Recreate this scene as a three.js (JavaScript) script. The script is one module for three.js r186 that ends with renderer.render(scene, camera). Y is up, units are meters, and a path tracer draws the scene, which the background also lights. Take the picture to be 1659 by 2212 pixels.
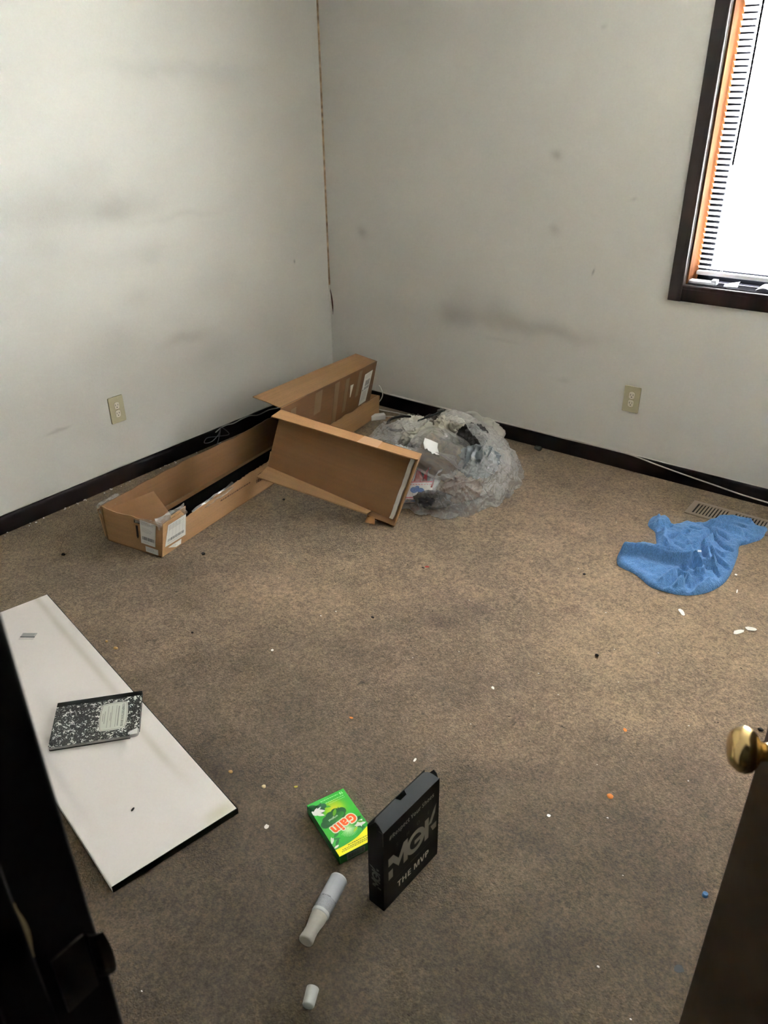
import * as THREE from 'three';
import { mergeGeometries, mergeVertices, toCreasedNormals } from 'three/addons/utils/BufferGeometryUtils.js';
import { RoundedBoxGeometry } from 'three/addons/geometries/RoundedBoxGeometry.js';

// ------------------------------------------------------------------ camera, sky, sun, exposure
const V = (x, y, z) => new THREE.Vector3(x, y, z);
const scene = new THREE.Scene();
const renderer = new THREE.WebGLRenderer({ antialias: true });
renderer.toneMapping = THREE.LinearToneMapping;
renderer.toneMappingExposure = 3.65;
renderer.shadowMap.enabled = true;

const camera = new THREE.PerspectiveCamera(66.87, 1659 / 2212, 0.05, 200);
camera.position.set(3.0506, 1.6373, 3.4613);
camera.quaternion.setFromRotationMatrix(new THREE.Matrix4().makeBasis(
  V(0.79531, -0.01034, -0.60612), V(-0.28088, 0.87977, -0.38356), V(0.53721, 0.47529, 0.69678)));
camera.focus = 2.6;
camera.userData.fStop = 7;

scene.background = new THREE.Color(0.86, 0.94, 1.0);
scene.backgroundIntensity = 46;

const sun = new THREE.DirectionalLight(0xfffdfa, 275);
sun.position.set(6.4, 13.4, -8.0); sun.target.position.set(2.5, 1.4, 0);
sun.castShadow = true; sun.shadow.mapSize.set(2048, 2048);
Object.assign(sun.shadow.camera, { left: -8, right: 8, top: 8, bottom: -8, near: 1, far: 40 });
sun.name = 'sun';
scene.add(sun, sun.target);

// ------------------------------------------------------------------ helpers
function rng(seed) { let s = seed >>> 0; return () => { s = (s + 0x6d2b79f5) | 0; let t = Math.imul(s ^ (s >>> 15), 1 | s); t = (t + Math.imul(t ^ (t >>> 7), 61 | t)) ^ t; return ((t ^ (t >>> 14)) >>> 0) / 4294967296; }; }
const lerp = (a, b, t) => a + (b - a) * t, clamp = (x, a = 0, b = 1) => Math.min(b, Math.max(a, x));
const smooth = (a, b, x) => { const t = clamp((x - a) / (b - a)); return t * t * (3 - 2 * t); };
function makeNoise(seed) {                       // 2-D value noise in about -1..1
  const r = rng(seed), N = 256, tab = new Float32Array(N * N); for (let i = 0; i < N * N; i++) tab[i] = r() * 2 - 1;
  const n = (x, y) => {
    const ix = Math.floor(x), iy = Math.floor(y), fx = x - ix, fy = y - iy, u = fx * fx * (3 - 2 * fx), v = fy * fy * (3 - 2 * fy);
    const a = (iy & 255) * N, b = ((iy + 1) & 255) * N, c = ix & 255, d = (ix + 1) & 255;
    return lerp(lerp(tab[a + c], tab[a + d], u), lerp(tab[b + c], tab[b + d], u), v);
  };
  n.fbm = (x, y, o) => { let s = 0, a = 0.5; for (let i = 0; i < o; i++) { s += a * n(x, y); x = x * 2.03 + 17.3; y = y * 2.03 + 5.7; a *= 0.5; } return s; };
  return n;
}
const nz = makeNoise(7), nz2 = makeNoise(19);
const taken = {};
function numbered(name) { const k = (taken[name] = (taken[name] ?? -1) + 1); return k ? name + '_' + String(k).padStart(3, '0') : name; }
function put(o) { o.traverse((m) => { if (m.isMesh) { m.castShadow = true; m.receiveShadow = true; } }); return o; }
function part(name, geometry, material, parent, label) {
  const m = new THREE.Mesh(Array.isArray(geometry) ? join(geometry) : geometry, material); m.name = name; parent.add(m); put(m);
  if (label) m.userData.label = label;
  return m;
}
function thing(name, label, category, [x, y, z] = [0, 0, 0], turn = 0, group) {
  const g = new THREE.Group(); g.name = numbered(name); g.position.set(x, y, z); g.rotation.y = turn; scene.add(g);
  g.userData = { label, category }; if (group) g.userData.group = group;
  return g;
}
function single(name, geometry, material, label, category, group) {
  const m = new THREE.Mesh(Array.isArray(geometry) ? join(geometry) : geometry, material); m.name = numbered(name); scene.add(m); put(m);
  m.userData = { label, category }; if (group) m.userData.group = group;
  return m;
}
function struct(name, geometry, material, parent) {
  const m = new THREE.Mesh(Array.isArray(geometry) ? join(geometry) : geometry, material); m.name = parent ? name : numbered(name); (parent ?? scene).add(m); put(m);
  if (!parent) m.userData.kind = 'structure';
  return m;
}
function structGroup(name) { const g = new THREE.Group(); g.name = name; g.userData.kind = 'structure'; scene.add(g); return g; }
function join(list) { return mergeGeometries(list.map((g) => { g = g.index ? g.toNonIndexed() : g; for (const k of Object.keys(g.attributes)) if (!['position', 'normal', 'uv'].includes(k)) g.deleteAttribute(k); return g; })); }
function boxAt(x0, x1, y0, y1, z0, z1, r = 0) {   // a box between two corners, uv in metres
  const w = x1 - x0, h = y1 - y0, d = z1 - z0;
  const g = r ? new RoundedBoxGeometry(w, h, d, 2, Math.min(r, w / 2.01, h / 2.01, d / 2.01)) : new THREE.BoxGeometry(w, h, d);
  if (r) g.computeVertexNormals;
  g.translate((x0 + x1) / 2, (y0 + y1) / 2, (z0 + z1) / 2);
  return metric(g);
}
function metric(g) {                              // uv in metres from the face's own direction
  if (g.index) g = g.toNonIndexed();
  const p = g.attributes.position, n = g.attributes.normal, uv = new Float32Array(p.count * 2);
  for (let i = 0; i < p.count; i += 3) {
    const ax = Math.abs(n.getX(i) + n.getX(i + 1) + n.getX(i + 2)), ay = Math.abs(n.getY(i) + n.getY(i + 1) + n.getY(i + 2)), az = Math.abs(n.getZ(i) + n.getZ(i + 1) + n.getZ(i + 2));
    for (let j = i; j < i + 3; j++) {
      const X = p.getX(j), Y = p.getY(j), Z = p.getZ(j);
      const [a, b] = ax >= ay && ax >= az ? [Z, Y] : ay >= az ? [X, Z] : [X, Y];
      uv[j * 2] = a; uv[j * 2 + 1] = b;
    }
  }
  g.setAttribute('uv', new THREE.BufferAttribute(uv, 2));
  return g;
}
// a curved sheet with thickness: f(u, v) gives its outer surface; the inner one lies t behind it
function sheet(f, nu, nv, t, uvf) {
  const P = [], UV = [], N = [];
  const at = (i, j) => f(i / nu, j / nv), e = 1e-3;
  for (let j = 0; j <= nv; j++) for (let i = 0; i <= nu; i++) {
    const u = i / nu, v = j / nv, p = f(u, v);
    const du = f(Math.min(1, u + e), v).sub(f(Math.max(0, u - e), v)), dv = f(u, Math.min(1, v + e)).sub(f(u, Math.max(0, v - e)));
    const n = du.cross(dv).normalize();
    P.push(p); N.push(n); UV.push(uvf ? uvf(u, v) : [u, v]);
  }
  const pos = [], uv = [], W = nu + 1;
  const tri = (a, b, c) => { for (const [k, s] of [a, b, c]) { const q = s ? P[k].clone().addScaledVector(N[k], -t) : P[k]; pos.push(q.x, q.y, q.z); uv.push(...UV[k]); } };
  const quad = (a, b, c, d) => { tri(a, b, c); tri(a, c, d); };
  for (let j = 0; j < nv; j++) for (let i = 0; i < nu; i++) {
    const a = j * W + i, b = a + 1, c = a + W + 1, d = a + W;
    quad([a, 0], [b, 0], [c, 0], [d, 0]); quad([a, 1], [d, 1], [c, 1], [b, 1]);
  }
  for (let i = 0; i < nu; i++) { quad([i + 1, 0], [i, 0], [i, 1], [i + 1, 1]); const o = nv * W; quad([o + i, 0], [o + i + 1, 0], [o + i + 1, 1], [o + i, 1]); }
  for (let j = 0; j < nv; j++) { const a = j * W, b = a + W; quad([a, 0], [b, 0], [b, 1], [a, 1]); quad([b + nu, 0], [a + nu, 0], [a + nu, 1], [b + nu, 1]); }
  const g = new THREE.BufferGeometry();
  g.setAttribute('position', new THREE.Float32BufferAttribute(pos, 3)); g.setAttribute('uv', new THREE.Float32BufferAttribute(uv, 2));
  g.computeVertexNormals();
  return toCreasedNormals(g, 0.6);
}
// a sheet spanned by four corners (a b along u at v=0, d c at v=1), with a gentle bend and a worn edge
function quadSheet(a, b, c, d, t, { nu = 16, nv = 6, bend = 0, wear = 0, seed = 1, uv0 = [0, 0] } = {}) {
  const A = V(...a), B = V(...b), C = V(...c), D = V(...d);
  const lu = A.distanceTo(B), lv = A.distanceTo(D), n = B.clone().sub(A).cross(D.clone().sub(A)).normalize(), up = D.clone().sub(A).normalize();
  return sheet((u, v) => {
    const p = A.clone().multiplyScalar((1 - u) * (1 - v)).addScaledVector(B, u * (1 - v)).addScaledVector(C, u * v).addScaledVector(D, (1 - u) * v);
    p.addScaledVector(n, bend * (Math.sin(Math.PI * u) * 0.6 + 0.6 * nz(u * 3 + seed * 7.1, v * 2 + seed)));
    if (wear) p.addScaledVector(up, wear * v * nz(u * lu * 26 + seed * 3.3, seed));
    return p;
  }, nu, nv, t, (u, v) => [uv0[0] + u * lu, uv0[1] + v * lv]);
}
function tube(points, r, segs = 64, sides = 8, closed = false) {
  const c = new THREE.CatmullRomCurve3(points.map((p) => V(...p)), closed, 'centripetal');
  const parts = [new THREE.TubeGeometry(c, segs, r, sides, closed)];
  if (!closed) for (const t of [0, 1]) { const s = new THREE.SphereGeometry(r, sides, 6); s.translate(...c.getPoint(t).toArray()); parts.push(s); }
  return join(parts);
}
function canvasTexture(w, h, draw) {
  const c = document.createElement('canvas'); c.width = w; c.height = h; const g = c.getContext('2d'); draw(g, w, h);
  const t = new THREE.CanvasTexture(c); t.colorSpace = THREE.SRGBColorSpace; t.anisotropy = 8; return t;
}
// texture computed per pixel: f(u, v) -> [r, g, b] sRGB 0..255 (or one height 0..255)
function pixelTexture(w, h, f, srgb = true) {
  const d = new Uint8Array(w * h * 4);
  for (let y = 0; y < h; y++) for (let x = 0; x < w; x++) {
    const c = f((x + 0.5) / w, (y + 0.5) / h), o = (y * w + x) * 4;
    if (Array.isArray(c)) { d[o] = clamp(c[0], 0, 255); d[o + 1] = clamp(c[1], 0, 255); d[o + 2] = clamp(c[2], 0, 255); } else d[o] = d[o + 1] = d[o + 2] = clamp(c, 0, 255);
    d[o + 3] = 255;
  }
  const t = new THREE.DataTexture(d, w, h); t.magFilter = THREE.LinearFilter; t.minFilter = THREE.LinearMipmapLinearFilter; t.generateMipmaps = true; t.wrapS = t.wrapT = THREE.RepeatWrapping; t.anisotropy = 8;
  if (srgb) t.colorSpace = THREE.SRGBColorSpace; t.needsUpdate = true; return t;
}
const std = (o) => new THREE.MeshStandardMaterial({ roughness: 0.8, ...o });
const phys = (o) => new THREE.MeshPhysicalMaterial({ roughness: 0.5, ...o });

// ------------------------------------------------------------------ materials of the room
const RX = 3.62, RZ = 3.30, RH = 2.44;            // room size: x to the right, z towards the camera
// walls: once-white paint with smoke and hand marks, and shade painted low on the left wall; blobs are [u m, v m, radius u, radius v, strength, tint]
function wallTexture(w, h, px, py, blobs, seed) {
  const n = makeNoise(seed);
  return pixelTexture(px, py, (u, v) => {
    const x = u * w, y = v * h;
    let d = 0.018 * n.fbm(x * 2.2, y * 2.2, 4) + 0.006 * n(x * 160, y * 160), warm = 0;
    const wx = x + 0.035 * n.fbm(x * 7, y * 7, 3), wy = y + 0.03 * n.fbm(x * 7 + 40, y * 7, 3);
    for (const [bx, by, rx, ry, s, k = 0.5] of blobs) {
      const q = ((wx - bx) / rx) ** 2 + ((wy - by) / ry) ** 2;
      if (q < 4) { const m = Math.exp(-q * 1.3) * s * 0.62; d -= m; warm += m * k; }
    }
    const l = 222 * (1 + d);
    return [l, l * 0.986 - warm * 8, l * 0.945 - warm * 22];
  });
}
const leftBlobs = [[1.72, .45, .75, .34, .14, .35], [1.0, .5, .5, .3, .08, .3], [1.55, 1.28, .45, .12, .10, .6], [1.35, 1.22, .16, .06, .10, 1], [1.75, 1.1, .3, .2, .06, .3], [1.43, 1.37, .22, .07, .05], [1.667, 1.24, .2, .08, .07], [1.357, 1.195, .12, .05, .1, 1], [1.16, 1.21, .08, .05, .06], [1.0, 1.15, .3, .018, .05], [1.71, 1.096, .12, .08, .06],  // the wide opening entries paint the dimness low on this wall
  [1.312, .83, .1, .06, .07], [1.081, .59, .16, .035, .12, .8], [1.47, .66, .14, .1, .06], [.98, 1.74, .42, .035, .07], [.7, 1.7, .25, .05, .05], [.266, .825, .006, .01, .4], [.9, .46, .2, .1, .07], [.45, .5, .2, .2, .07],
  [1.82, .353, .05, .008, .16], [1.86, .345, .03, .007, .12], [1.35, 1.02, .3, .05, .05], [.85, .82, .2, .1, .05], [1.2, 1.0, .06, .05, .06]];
const backBlobs = [[1.364, 1.397, .03, .028, .2, .7], [1.393, 1.068, .032, .028, .13, .7], [.246, .962, .04, .035, .17, .9], [.9, .70, .12, .1, .08, .7], [.865, .6, .12, .07, .15, .5], [1.19, .62, .3, .05, .15, 1.1], [1.5, .6, .2, .04, .1, 1.1], [1.1, .68, .16, .06, .07, 1], [1.611, .906, .006, .016, .35, 0],
  [1.748, 1.229, .01, .01, .12], [.5, .55, .3, .12, .07, .6], [1.0, .58, .5, .1, .06, .8], [1.15, .53, .12, .012, .06], [1.52, 1.86, .012, .012, .1], [.78, .42, .3, .12, .05], [1.86, 1.02, .03, .02, .03], [1.52, .375, .04, .014, .08, 1]];
const wallBump = pixelTexture(512, 512, (u, v) => 128 + 60 * nz.fbm(u * 64, v * 64, 3) + 30 * nz2(u * 200, v * 200), false);
const bumpTile = (t, r) => { const c = t.clone(); c.repeat.set(r, r); c.needsUpdate = true; return c; };
function wallMaterial(w, h, px, py, blobs, seed, mirror) {
  const m = wallTexture(w, h, px, py, blobs, seed); m.repeat.set(1 / w, 1 / h);
  return std({ map: m, roughness: 0.62, bumpMap: bumpTile(wallBump, 2), bumpScale: 0.0006 });
}
const M = {};
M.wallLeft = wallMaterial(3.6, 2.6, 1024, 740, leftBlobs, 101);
M.wallBack = wallMaterial(3.8, 2.6, 1024, 700, backBlobs, 202);
M.wallPlain = wallMaterial(3.6, 2.6, 256, 192, [], 303);
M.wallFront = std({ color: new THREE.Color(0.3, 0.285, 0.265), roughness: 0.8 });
M.ceiling = std({ color: new THREE.Color(0.62, 0.615, 0.60), roughness: 0.9 });
M.hall = std({ color: new THREE.Color(0.10, 0.09, 0.08), roughness: 0.9 });

// dark stained timber, its grain along u
function woodTexture(w, h, base, dark, seed, stretch = 18) {
  const n = makeNoise(seed);
  return pixelTexture(w, h, (u, v) => {
    const g = n.fbm(u * 3, v * stretch + 2 * n(u * 2, v * 3), 4) + 0.3 * n(u * 14, v * stretch * 5), k = clamp(0.5 + g * 0.9);
    return base.map((c, i) => lerp(dark[i], c, k));
  });
}
const darkWood = woodTexture(512, 256, [46, 32, 29], [22, 15, 15], 5);
M.darkWood = phys({ map: darkWood, roughness: 0.45, specularIntensity: 0.45 });
M.skirt = phys({ map: darkWood, color: new THREE.Color(0.42, 0.36, 0.36), roughness: 0.5, specularIntensity: 0.3 });
M.frame = phys({ color: new THREE.Color(0.006, 0.005, 0.004), roughness: 0.5, specularIntensity: 0.25 });
M.darkWoodSide = std({ map: (() => { const t = darkWood.clone(); t.rotation = Math.PI / 2; t.needsUpdate = true; return t; })(), roughness: 0.42 });
const honey = woodTexture(256, 512, [96, 56, 28], [70, 38, 16], 11, 3);
M.honeyWood = phys({ map: (() => { const t = woodTexture(512, 256, [88, 50, 24], [62, 33, 14], 11, 26); t.rotation = Math.PI / 2; t.needsUpdate = true; return t; })(), roughness: 0.7, specularIntensity: 0.05 });
M.gap = std({ color: 0x0c0908, roughness: 0.95 });
M.caulk = std({ color: new THREE.Color(0.66, 0.63, 0.55), roughness: 0.7 });

// carpet: trodden beige-brown cut pile with old spill stains and painted-in window light
const carpetW = 3.9, carpetD = 3.7;
const spillsAndLight = [[1.0, 1.95, .22, .09, .12, -1], [.78, 2.0, .16, .08, .12, -1], [1.83, 1.56, .045, .04, .34, 1], [1.93, 1.41, .09, .05, .24, 1], [1.74, 1.47, .05, .04, .16, 1], [1.56, 2.19, .2, .12, .08, 0], [2.16, 1.28, .04, .03, .28, .3], [2.3, 1.3, .06, .035, .24, .2],
  [2.2, 1.62, .14, .04, .12, .2], [.56, 2.12, .1, .2, .12, 0], [2.8, 1.8, .18, .16, .10, 1.6], [2.78, 2.05, .10, .14, .10, 1.4], [2.85, 2.25, .14, .16, .14, .4], [1.66, 2.54, .08, .08, .26, .6], [1.75, 2.48, .12, .04, .22, .4], [1.62, 2.58, .03, .03, .2, .2], [2.67, 2.4, .08, .08, .2, .3], [2.15, 2.2, .18, .12, .10, .5], [2.28, 2.12, .07, .05, .16, .3], [2.55, 2.2, .08, .06, .2, .3], [.3, 1.2, .3, .8, .10, .3], [1.6, 1.2, .05, .025, .16, .8], [2.4, 2.05, .1, .05, .16, .5], [2.42, 2.95, .1, .2, .1, -.6],
  [1.75, 1.33, .3, .12, -.12, 0], [1.45, 1.45, .3, .12, -.14, 0], [1.45, 1.8, .3, .1, -.10, -.4], [1.25, 1.75, .16, .06, -.10, -.3], [1.15, 1.9, .05, .2, -.08, -.3], [2.1, .95, .5, .4, -.10, .3], [1.7, .8, .3, .3, -.08, .2], [1.55, 1.65, .1, .06, .14, -.3], [1.3, 1.6, .14, .04, .14, -.2]];  // negative entries lighten: worn streaks and window light painted in
const cn = makeNoise(44), cn2 = makeNoise(45);
const carpetMap = pixelTexture(2048, 2048, (u, v) => {
  const x = u * carpetW, y = v * carpetD;
  let d = 0.16 * cn.fbm(x * 1.6, y * 1.6, 4) + 0.13 * cn2.fbm(x * 9 + 0.4 * cn(x * 6, y * 6), y * 9, 3);
  const f1 = cn(x * 420, y * 420), f2 = cn2(x * 190, y * 190), f3 = cn(x * 75, y * 75 + 30);
  d += 0.20 * f1 + 0.15 * f2 + 0.08 * f3;
  let tint = 0.2 * cn2.fbm(x * 1.1 + 9, y * 1.1, 3);
  const wx = x + 0.10 * cn.fbm(x * 7, y * 7, 3), wy = y + 0.10 * cn.fbm(x * 7 + 50, y * 7, 3);
  for (const [bx, by, rx, ry, s, k] of spillsAndLight) {
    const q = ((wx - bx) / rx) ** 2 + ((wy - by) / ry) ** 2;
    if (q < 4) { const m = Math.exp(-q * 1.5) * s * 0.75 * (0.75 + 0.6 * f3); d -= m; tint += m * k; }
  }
  const speck = cn2(x * 46, y * 46); if (speck > 0.9) d -= 0.3 * smooth(0.9, 1, speck);
  // doorway shade painted in with trodden-in dirt, blotchy, darkest inside the doorway
  const treadShade = smooth(2.0, 0.5, Math.hypot((x - 2.75) * 0.85, y - 3.25) + 0.35 * cn.fbm(x * 3, y * 3, 3));
  const k = (1 + d) * (1 - 0.40 * treadShade);
  return [114 * k * (1 + 0.05 * tint), 97.5 * k * (1 - 0.10 * Math.abs(tint) * (tint > 0 ? 1 : -0.1)), 77.5 * k * (1 - (tint < 0 ? -0.14 * tint : -0.05 * tint))];
});
carpetMap.repeat.set(1 / carpetW, 1 / carpetD);
const carpetBump = pixelTexture(1024, 1024, (u, v) => { const x = u * 0.6, y = v * 0.6; return 128 + 80 * cn(x * 427, y * 427) + 36 * cn2(x * 213.4, y * 213.4) + 8 * cn(x * 80, y * 80); }, false);
carpetBump.repeat.set(1 / 0.6, 1 / 0.6);
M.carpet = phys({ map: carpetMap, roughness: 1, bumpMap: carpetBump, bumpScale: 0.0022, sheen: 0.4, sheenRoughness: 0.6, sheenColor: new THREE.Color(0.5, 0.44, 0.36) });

// ------------------------------------------------------------------ the room shell
const doorX0 = 2.61, doorX1 = 3.37, doorH = 2.04;
const winX0 = 2.017, winX1 = 3.03, winY0 = 0.905, winY1 = 2.02;
{
  const g = new THREE.PlaneGeometry(carpetW, carpetD, 1, 1).rotateX(-Math.PI / 2).translate(carpetW / 2 - 0.1, 0, carpetD / 2 - 0.1);
  const f = boxAt(-0.14, RX + 0.14, -0.12, 0, -0.16, RZ + 0.12); f.computeVertexNormals();
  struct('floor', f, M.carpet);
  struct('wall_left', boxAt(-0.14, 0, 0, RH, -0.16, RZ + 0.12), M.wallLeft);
  struct('wall_right', boxAt(RX, RX + 0.14, 0, RH, -0.16, RZ + 0.12), M.wallPlain);
  const back = [boxAt(0, winX0, 0, RH, -0.16, 0), boxAt(winX1, RX, 0, RH, -0.16, 0), boxAt(winX0, winX1, 0, winY0, -0.16, 0), boxAt(winX0, winX1, winY1, RH, -0.16, 0)];
  struct('wall_back', back, M.wallBack);
  struct('wall_front', [boxAt(0, doorX0 - 0.02, 0, RH, RZ, RZ + 0.12), boxAt(doorX1 + 0.02, RX, 0, RH, RZ, RZ + 0.12), boxAt(doorX0 - 0.02, doorX1 + 0.02, doorH + 0.02, RH, RZ, RZ + 0.12)], M.wallFront);
  struct('ceiling', boxAt(-0.14, RX + 0.14, RH, RH + 0.12, -0.16, RZ + 0.12), M.ceiling);
  // the unlit hall the photograph is taken from
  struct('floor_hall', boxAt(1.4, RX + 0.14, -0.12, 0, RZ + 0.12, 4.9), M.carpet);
  struct('wall_hall', [boxAt(1.28, 1.4, -0.12, RH + 0.12, RZ + 0.12, 5.02), boxAt(RX + 0.02, RX + 0.14, 0, RH, RZ + 0.12, 4.9), boxAt(1.4, RX + 0.14, -0.12, RH + 0.12, 4.9, 5.02)], M.hall);
  struct('ceiling_hall', boxAt(1.4, RX + 0.14, RH, RH + 0.12, RZ + 0.12, 4.9), M.hall);
}
// skirting boards: dark stained, with a rounded top edge and a line of old paint along it
function skirting(name, length, place, dents) {
  const s = new THREE.Shape(); s.moveTo(0, 0); s.lineTo(0.013, 0); s.lineTo(0.013, 0.062); s.quadraticCurveTo(0.0125, 0.074, 0.006, 0.0775); s.lineTo(0, 0.0785); s.closePath();
  const g = metric(new THREE.ExtrudeGeometry(s, { depth: length, bevelEnabled: false, curveSegments: 6 }));
  const b = struct(name, place(g), M.skirt);
  const line = tube(Array.from({ length: 60 }, (_, i) => [0.0005, 0.0805 + 0.0012 * nz(i * 0.9, dents), i / 59 * length]), 0.0022, 120, 5);
  part('paint_line', place(line), M.caulk, b);
}
skirting('baseboard_left', RZ, (g) => g, 3.3);
skirting('baseboard_back', RX, (g) => g.rotateY(-Math.PI / 2).translate(RX, 0, 0), 8.1);
skirting('baseboard_right', RZ, (g) => g.rotateY(Math.PI).translate(RX, 0, RZ), 5.5);
skirting('baseboard_front', doorX0 - 0.08, (g) => g.rotateY(Math.PI / 2).translate(0, 0, RZ), 6.5);

// the split corner joint between the two walls: a strip of brown backing with a curl of torn tape at its foot
{
  const t = pixelTexture(32, 1024, (u, v) => { const k = clamp(0.5 + 0.9 * nz.fbm(u * 3, v * 130, 3)); return [lerp(120, 200, k), lerp(98, 172, k), lerp(74, 136, k)]; });
  t.repeat.set(1, 1 / 2.44);
  const s = new THREE.Shape(); s.moveTo(0, 0); s.lineTo(0, -0.0065); s.lineTo(0.0075, 0); s.closePath();
  const g = metric(new THREE.ExtrudeGeometry(s, { depth: RH - 0.62, bevelEnabled: false })).rotateX(-Math.PI / 2);
  g.translate(0.0001, 0.62, 0.0001);
  const strip = struct('trim_2', g, std({ map: t, roughness: 0.9 }));
  part('torn_tape', sheet((u, v) => V(0.003 + 0.012 * v + 0.006 * u, 0.66 - 0.17 * v, 0.006 + 0.012 * Math.sin(v * 3) - 0.004 * u), 4, 14, 0.0008), M.caulk, strip);
  part('open_gap', sheet((u, v) => V(0.004 + 0.017 * v + 0.011 * u * Math.sin(Math.PI * clamp(v, 0.02, 0.98)), 0.65 - 0.16 * v, 0.002), 2, 14, 0.0006), std({ color: 0x4a1f12, roughness: 0.9 }), strip);
}

// ------------------------------------------------------------------ the window
{
  const w = structGroup('window_1');
  // dark casing: side and bottom boards with an eased face
  const caseProfile = (len, wid) => {
    const s = new THREE.Shape(), b = 0.004; s.moveTo(0, 0); s.lineTo(wid, 0); s.lineTo(wid, 0.012 - b); s.quadraticCurveTo(wid, 0.014, wid - b, 0.015); s.lineTo(0.018, 0.018); s.quadraticCurveTo(0.012, 0.016, 0.008, 0.0175); s.quadraticCurveTo(0, 0.018, 0, 0.012); s.closePath();
    return metric(new THREE.ExtrudeGeometry(s, { depth: len, bevelEnabled: false, curveSegments: 5 }));
  };
  const cw = 0.058, cb = 0.070;
  // profile: x = distance from the opening, y = off the wall, z = along
  const side = (x, dir) => { const g = caseProfile(winY1 - winY0 + cb + cw, cw).rotateX(-Math.PI / 2).rotateZ(0); return g; };
  const stand = (g, m) => g.applyMatrix4(m);
  const basis = (ax, ay, az, o) => new THREE.Matrix4().makeBasis(ax, ay, az).setPosition(o);
  part('casing', stand(caseProfile(winY1 - winY0 + cb + cw, cw), basis(V(-1, 0, 0), V(0, 0, 1), V(0, 1, 0), V(winX0, winY0 - cb, 0))), M.darkWoodSide, w);
  part('casing', stand(caseProfile(winY1 - winY0 + cb + cw, cw), basis(V(1, 0, 0), V(0, 0, 1), V(0, -1, 0), V(winX1, winY1 + cw, 0))), M.darkWoodSide, w);
  part('casing', stand(caseProfile(winX1 - winX0, cb), basis(V(0, -1, 0), V(0, 0, 1), V(-1, 0, 0), V(winX1, winY0, 0))), M.darkWood, w);
  part('casing', stand(caseProfile(winX1 - winX0, cw), basis(V(0, 1, 0), V(0, 0, 1), V(1, 0, 0), V(winX0, winY1, 0))), M.darkWood, w);
  part('jamb', boxAt(winX0 + 0.004, winX0 + 0.012, winY0, winY1, -0.155, -0.003), M.honeyWood, w, 'orange varnished wood lining of the window reveal');
  part('jamb', boxAt(winX1 - 0.012, winX1 - 0.004, winY0, winY1, -0.155, -0.003), M.honeyWood, w);
  part('jamb', boxAt(winX0 + 0.004, winX1 - 0.004, winY1 - 0.012, winY1 - 0.004, -0.155, -0.003), M.honeyWood, w);
  part('sill', boxAt(winX0 + 0.004, winX1 - 0.004, winY0 - 0.006, winY0 + 0.004, -0.155, -0.002), phys({ color: new THREE.Color(0.012, 0.012, 0.016), roughness: 0.8, specularIntensity: 0.05 }), w);
  const sm = phys({ color: new THREE.Color(0.0012, 0.0014, 0.002), roughness: 0.8, specularIntensity: 0.03 }), X0 = winX0 + 0.012, X1 = winX1 - 0.012, Y0 = winY0 + 0.004, Y1 = winY1 - 0.012, mid = (X0 + X1) / 2;
  for (const [a, b] of [[X0, mid + 0.02], [mid - 0.02, X1]]) {
    const z0 = a === X0 ? -0.148 : -0.172, sash = part('sash', [boxAt(a, a + 0.05, Y0, Y1, z0, z0 + 0.022, 0.003), boxAt(b - 0.045, b, Y0, Y1, z0, z0 + 0.022, 0.003), boxAt(a, b, Y0, Y0 + 0.045, z0, z0 + 0.022, 0.003), boxAt(a, b, Y1 - 0.045, Y1, z0, z0 + 0.022, 0.003)], sm, w);
    part('pane', boxAt(a + 0.046, b - 0.041, Y0 + 0.04, Y1 - 0.04, z0 + 0.009, z0 + 0.011), phys({ color: 0xffffff, transmission: 1, thickness: 0, roughness: 0, ior: 1.5 }), sash);
  }
}
// white mini blind, lowered, its slats tilted with the inner edge up
{
  const t = thing('window_blind', 'lowered white slatted mini blind hanging in the dark framed window', 'window blind', [winX0 + 0.016, 0, -0.098]);
  const L = winX1 - winX0 - 0.032, white = phys({ color: new THREE.Color(0.86, 0.86, 0.86), roughness: 1, transmission: 0.55, thickness: 0 });
  const solid = std({ color: new THREE.Color(0.84, 0.85, 0.88), roughness: 0.4 });
  const a = THREE.MathUtils.degToRad(34);
  const slat = sheet((u, v) => { const s = (0.5 - v) * 0.025, c = 0.0016 * (1 - (2 * v - 1) ** 2); return V(u * L, s * Math.sin(a) + c * Math.cos(a), s * Math.cos(a) - c * Math.sin(a)); }, 1, 6, 0.0004);
  for (let k = 0; k < 47; k++) { const m = part('slat', slat, white, t); m.position.y = 0.966 + k * 0.0217; m.position.x = 0.0012 * nz(k * 1.7, 4); m.rotation.z = 0.001 * nz(k * 0.9, 9); }
  part('bottom_rail', boxAt(0, L, 0.934, 0.951, -0.012, 0.013, 0.004), solid, t);
  part('head_rail', boxAt(0, L, 1.985, 2.005, -0.014, 0.014, 0.002), solid, t);
  part('tilt_wand', tube([[0.072, 1.99, 0.022], [0.073, 1.7, 0.022], [0.071, 1.372, 0.022]], 0.0042, 20, 8), phys({ color: new THREE.Color(0.004, 0.004, 0.007), roughness: 0.6, specularIntensity: 0.05 }), t, 'thin grey tilt wand');
  for (const x of [0.10, L / 2, L - 0.1]) part('ladder_cord', [tube([[x, 0.94, 0.0125], [x, 1.99, 0.0125]], 0.0006, 2, 4), tube([[x, 0.94, -0.0125], [x, 1.99, -0.0125]], 0.0006, 2, 4)], solid, t);
}
// the yard under the window
struct('ground', boxAt(-30, 34, -0.7, -0.55, -45, -0.17), std({ color: new THREE.Color(0.25, 0.25, 0.235), roughness: 1 }));

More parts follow.
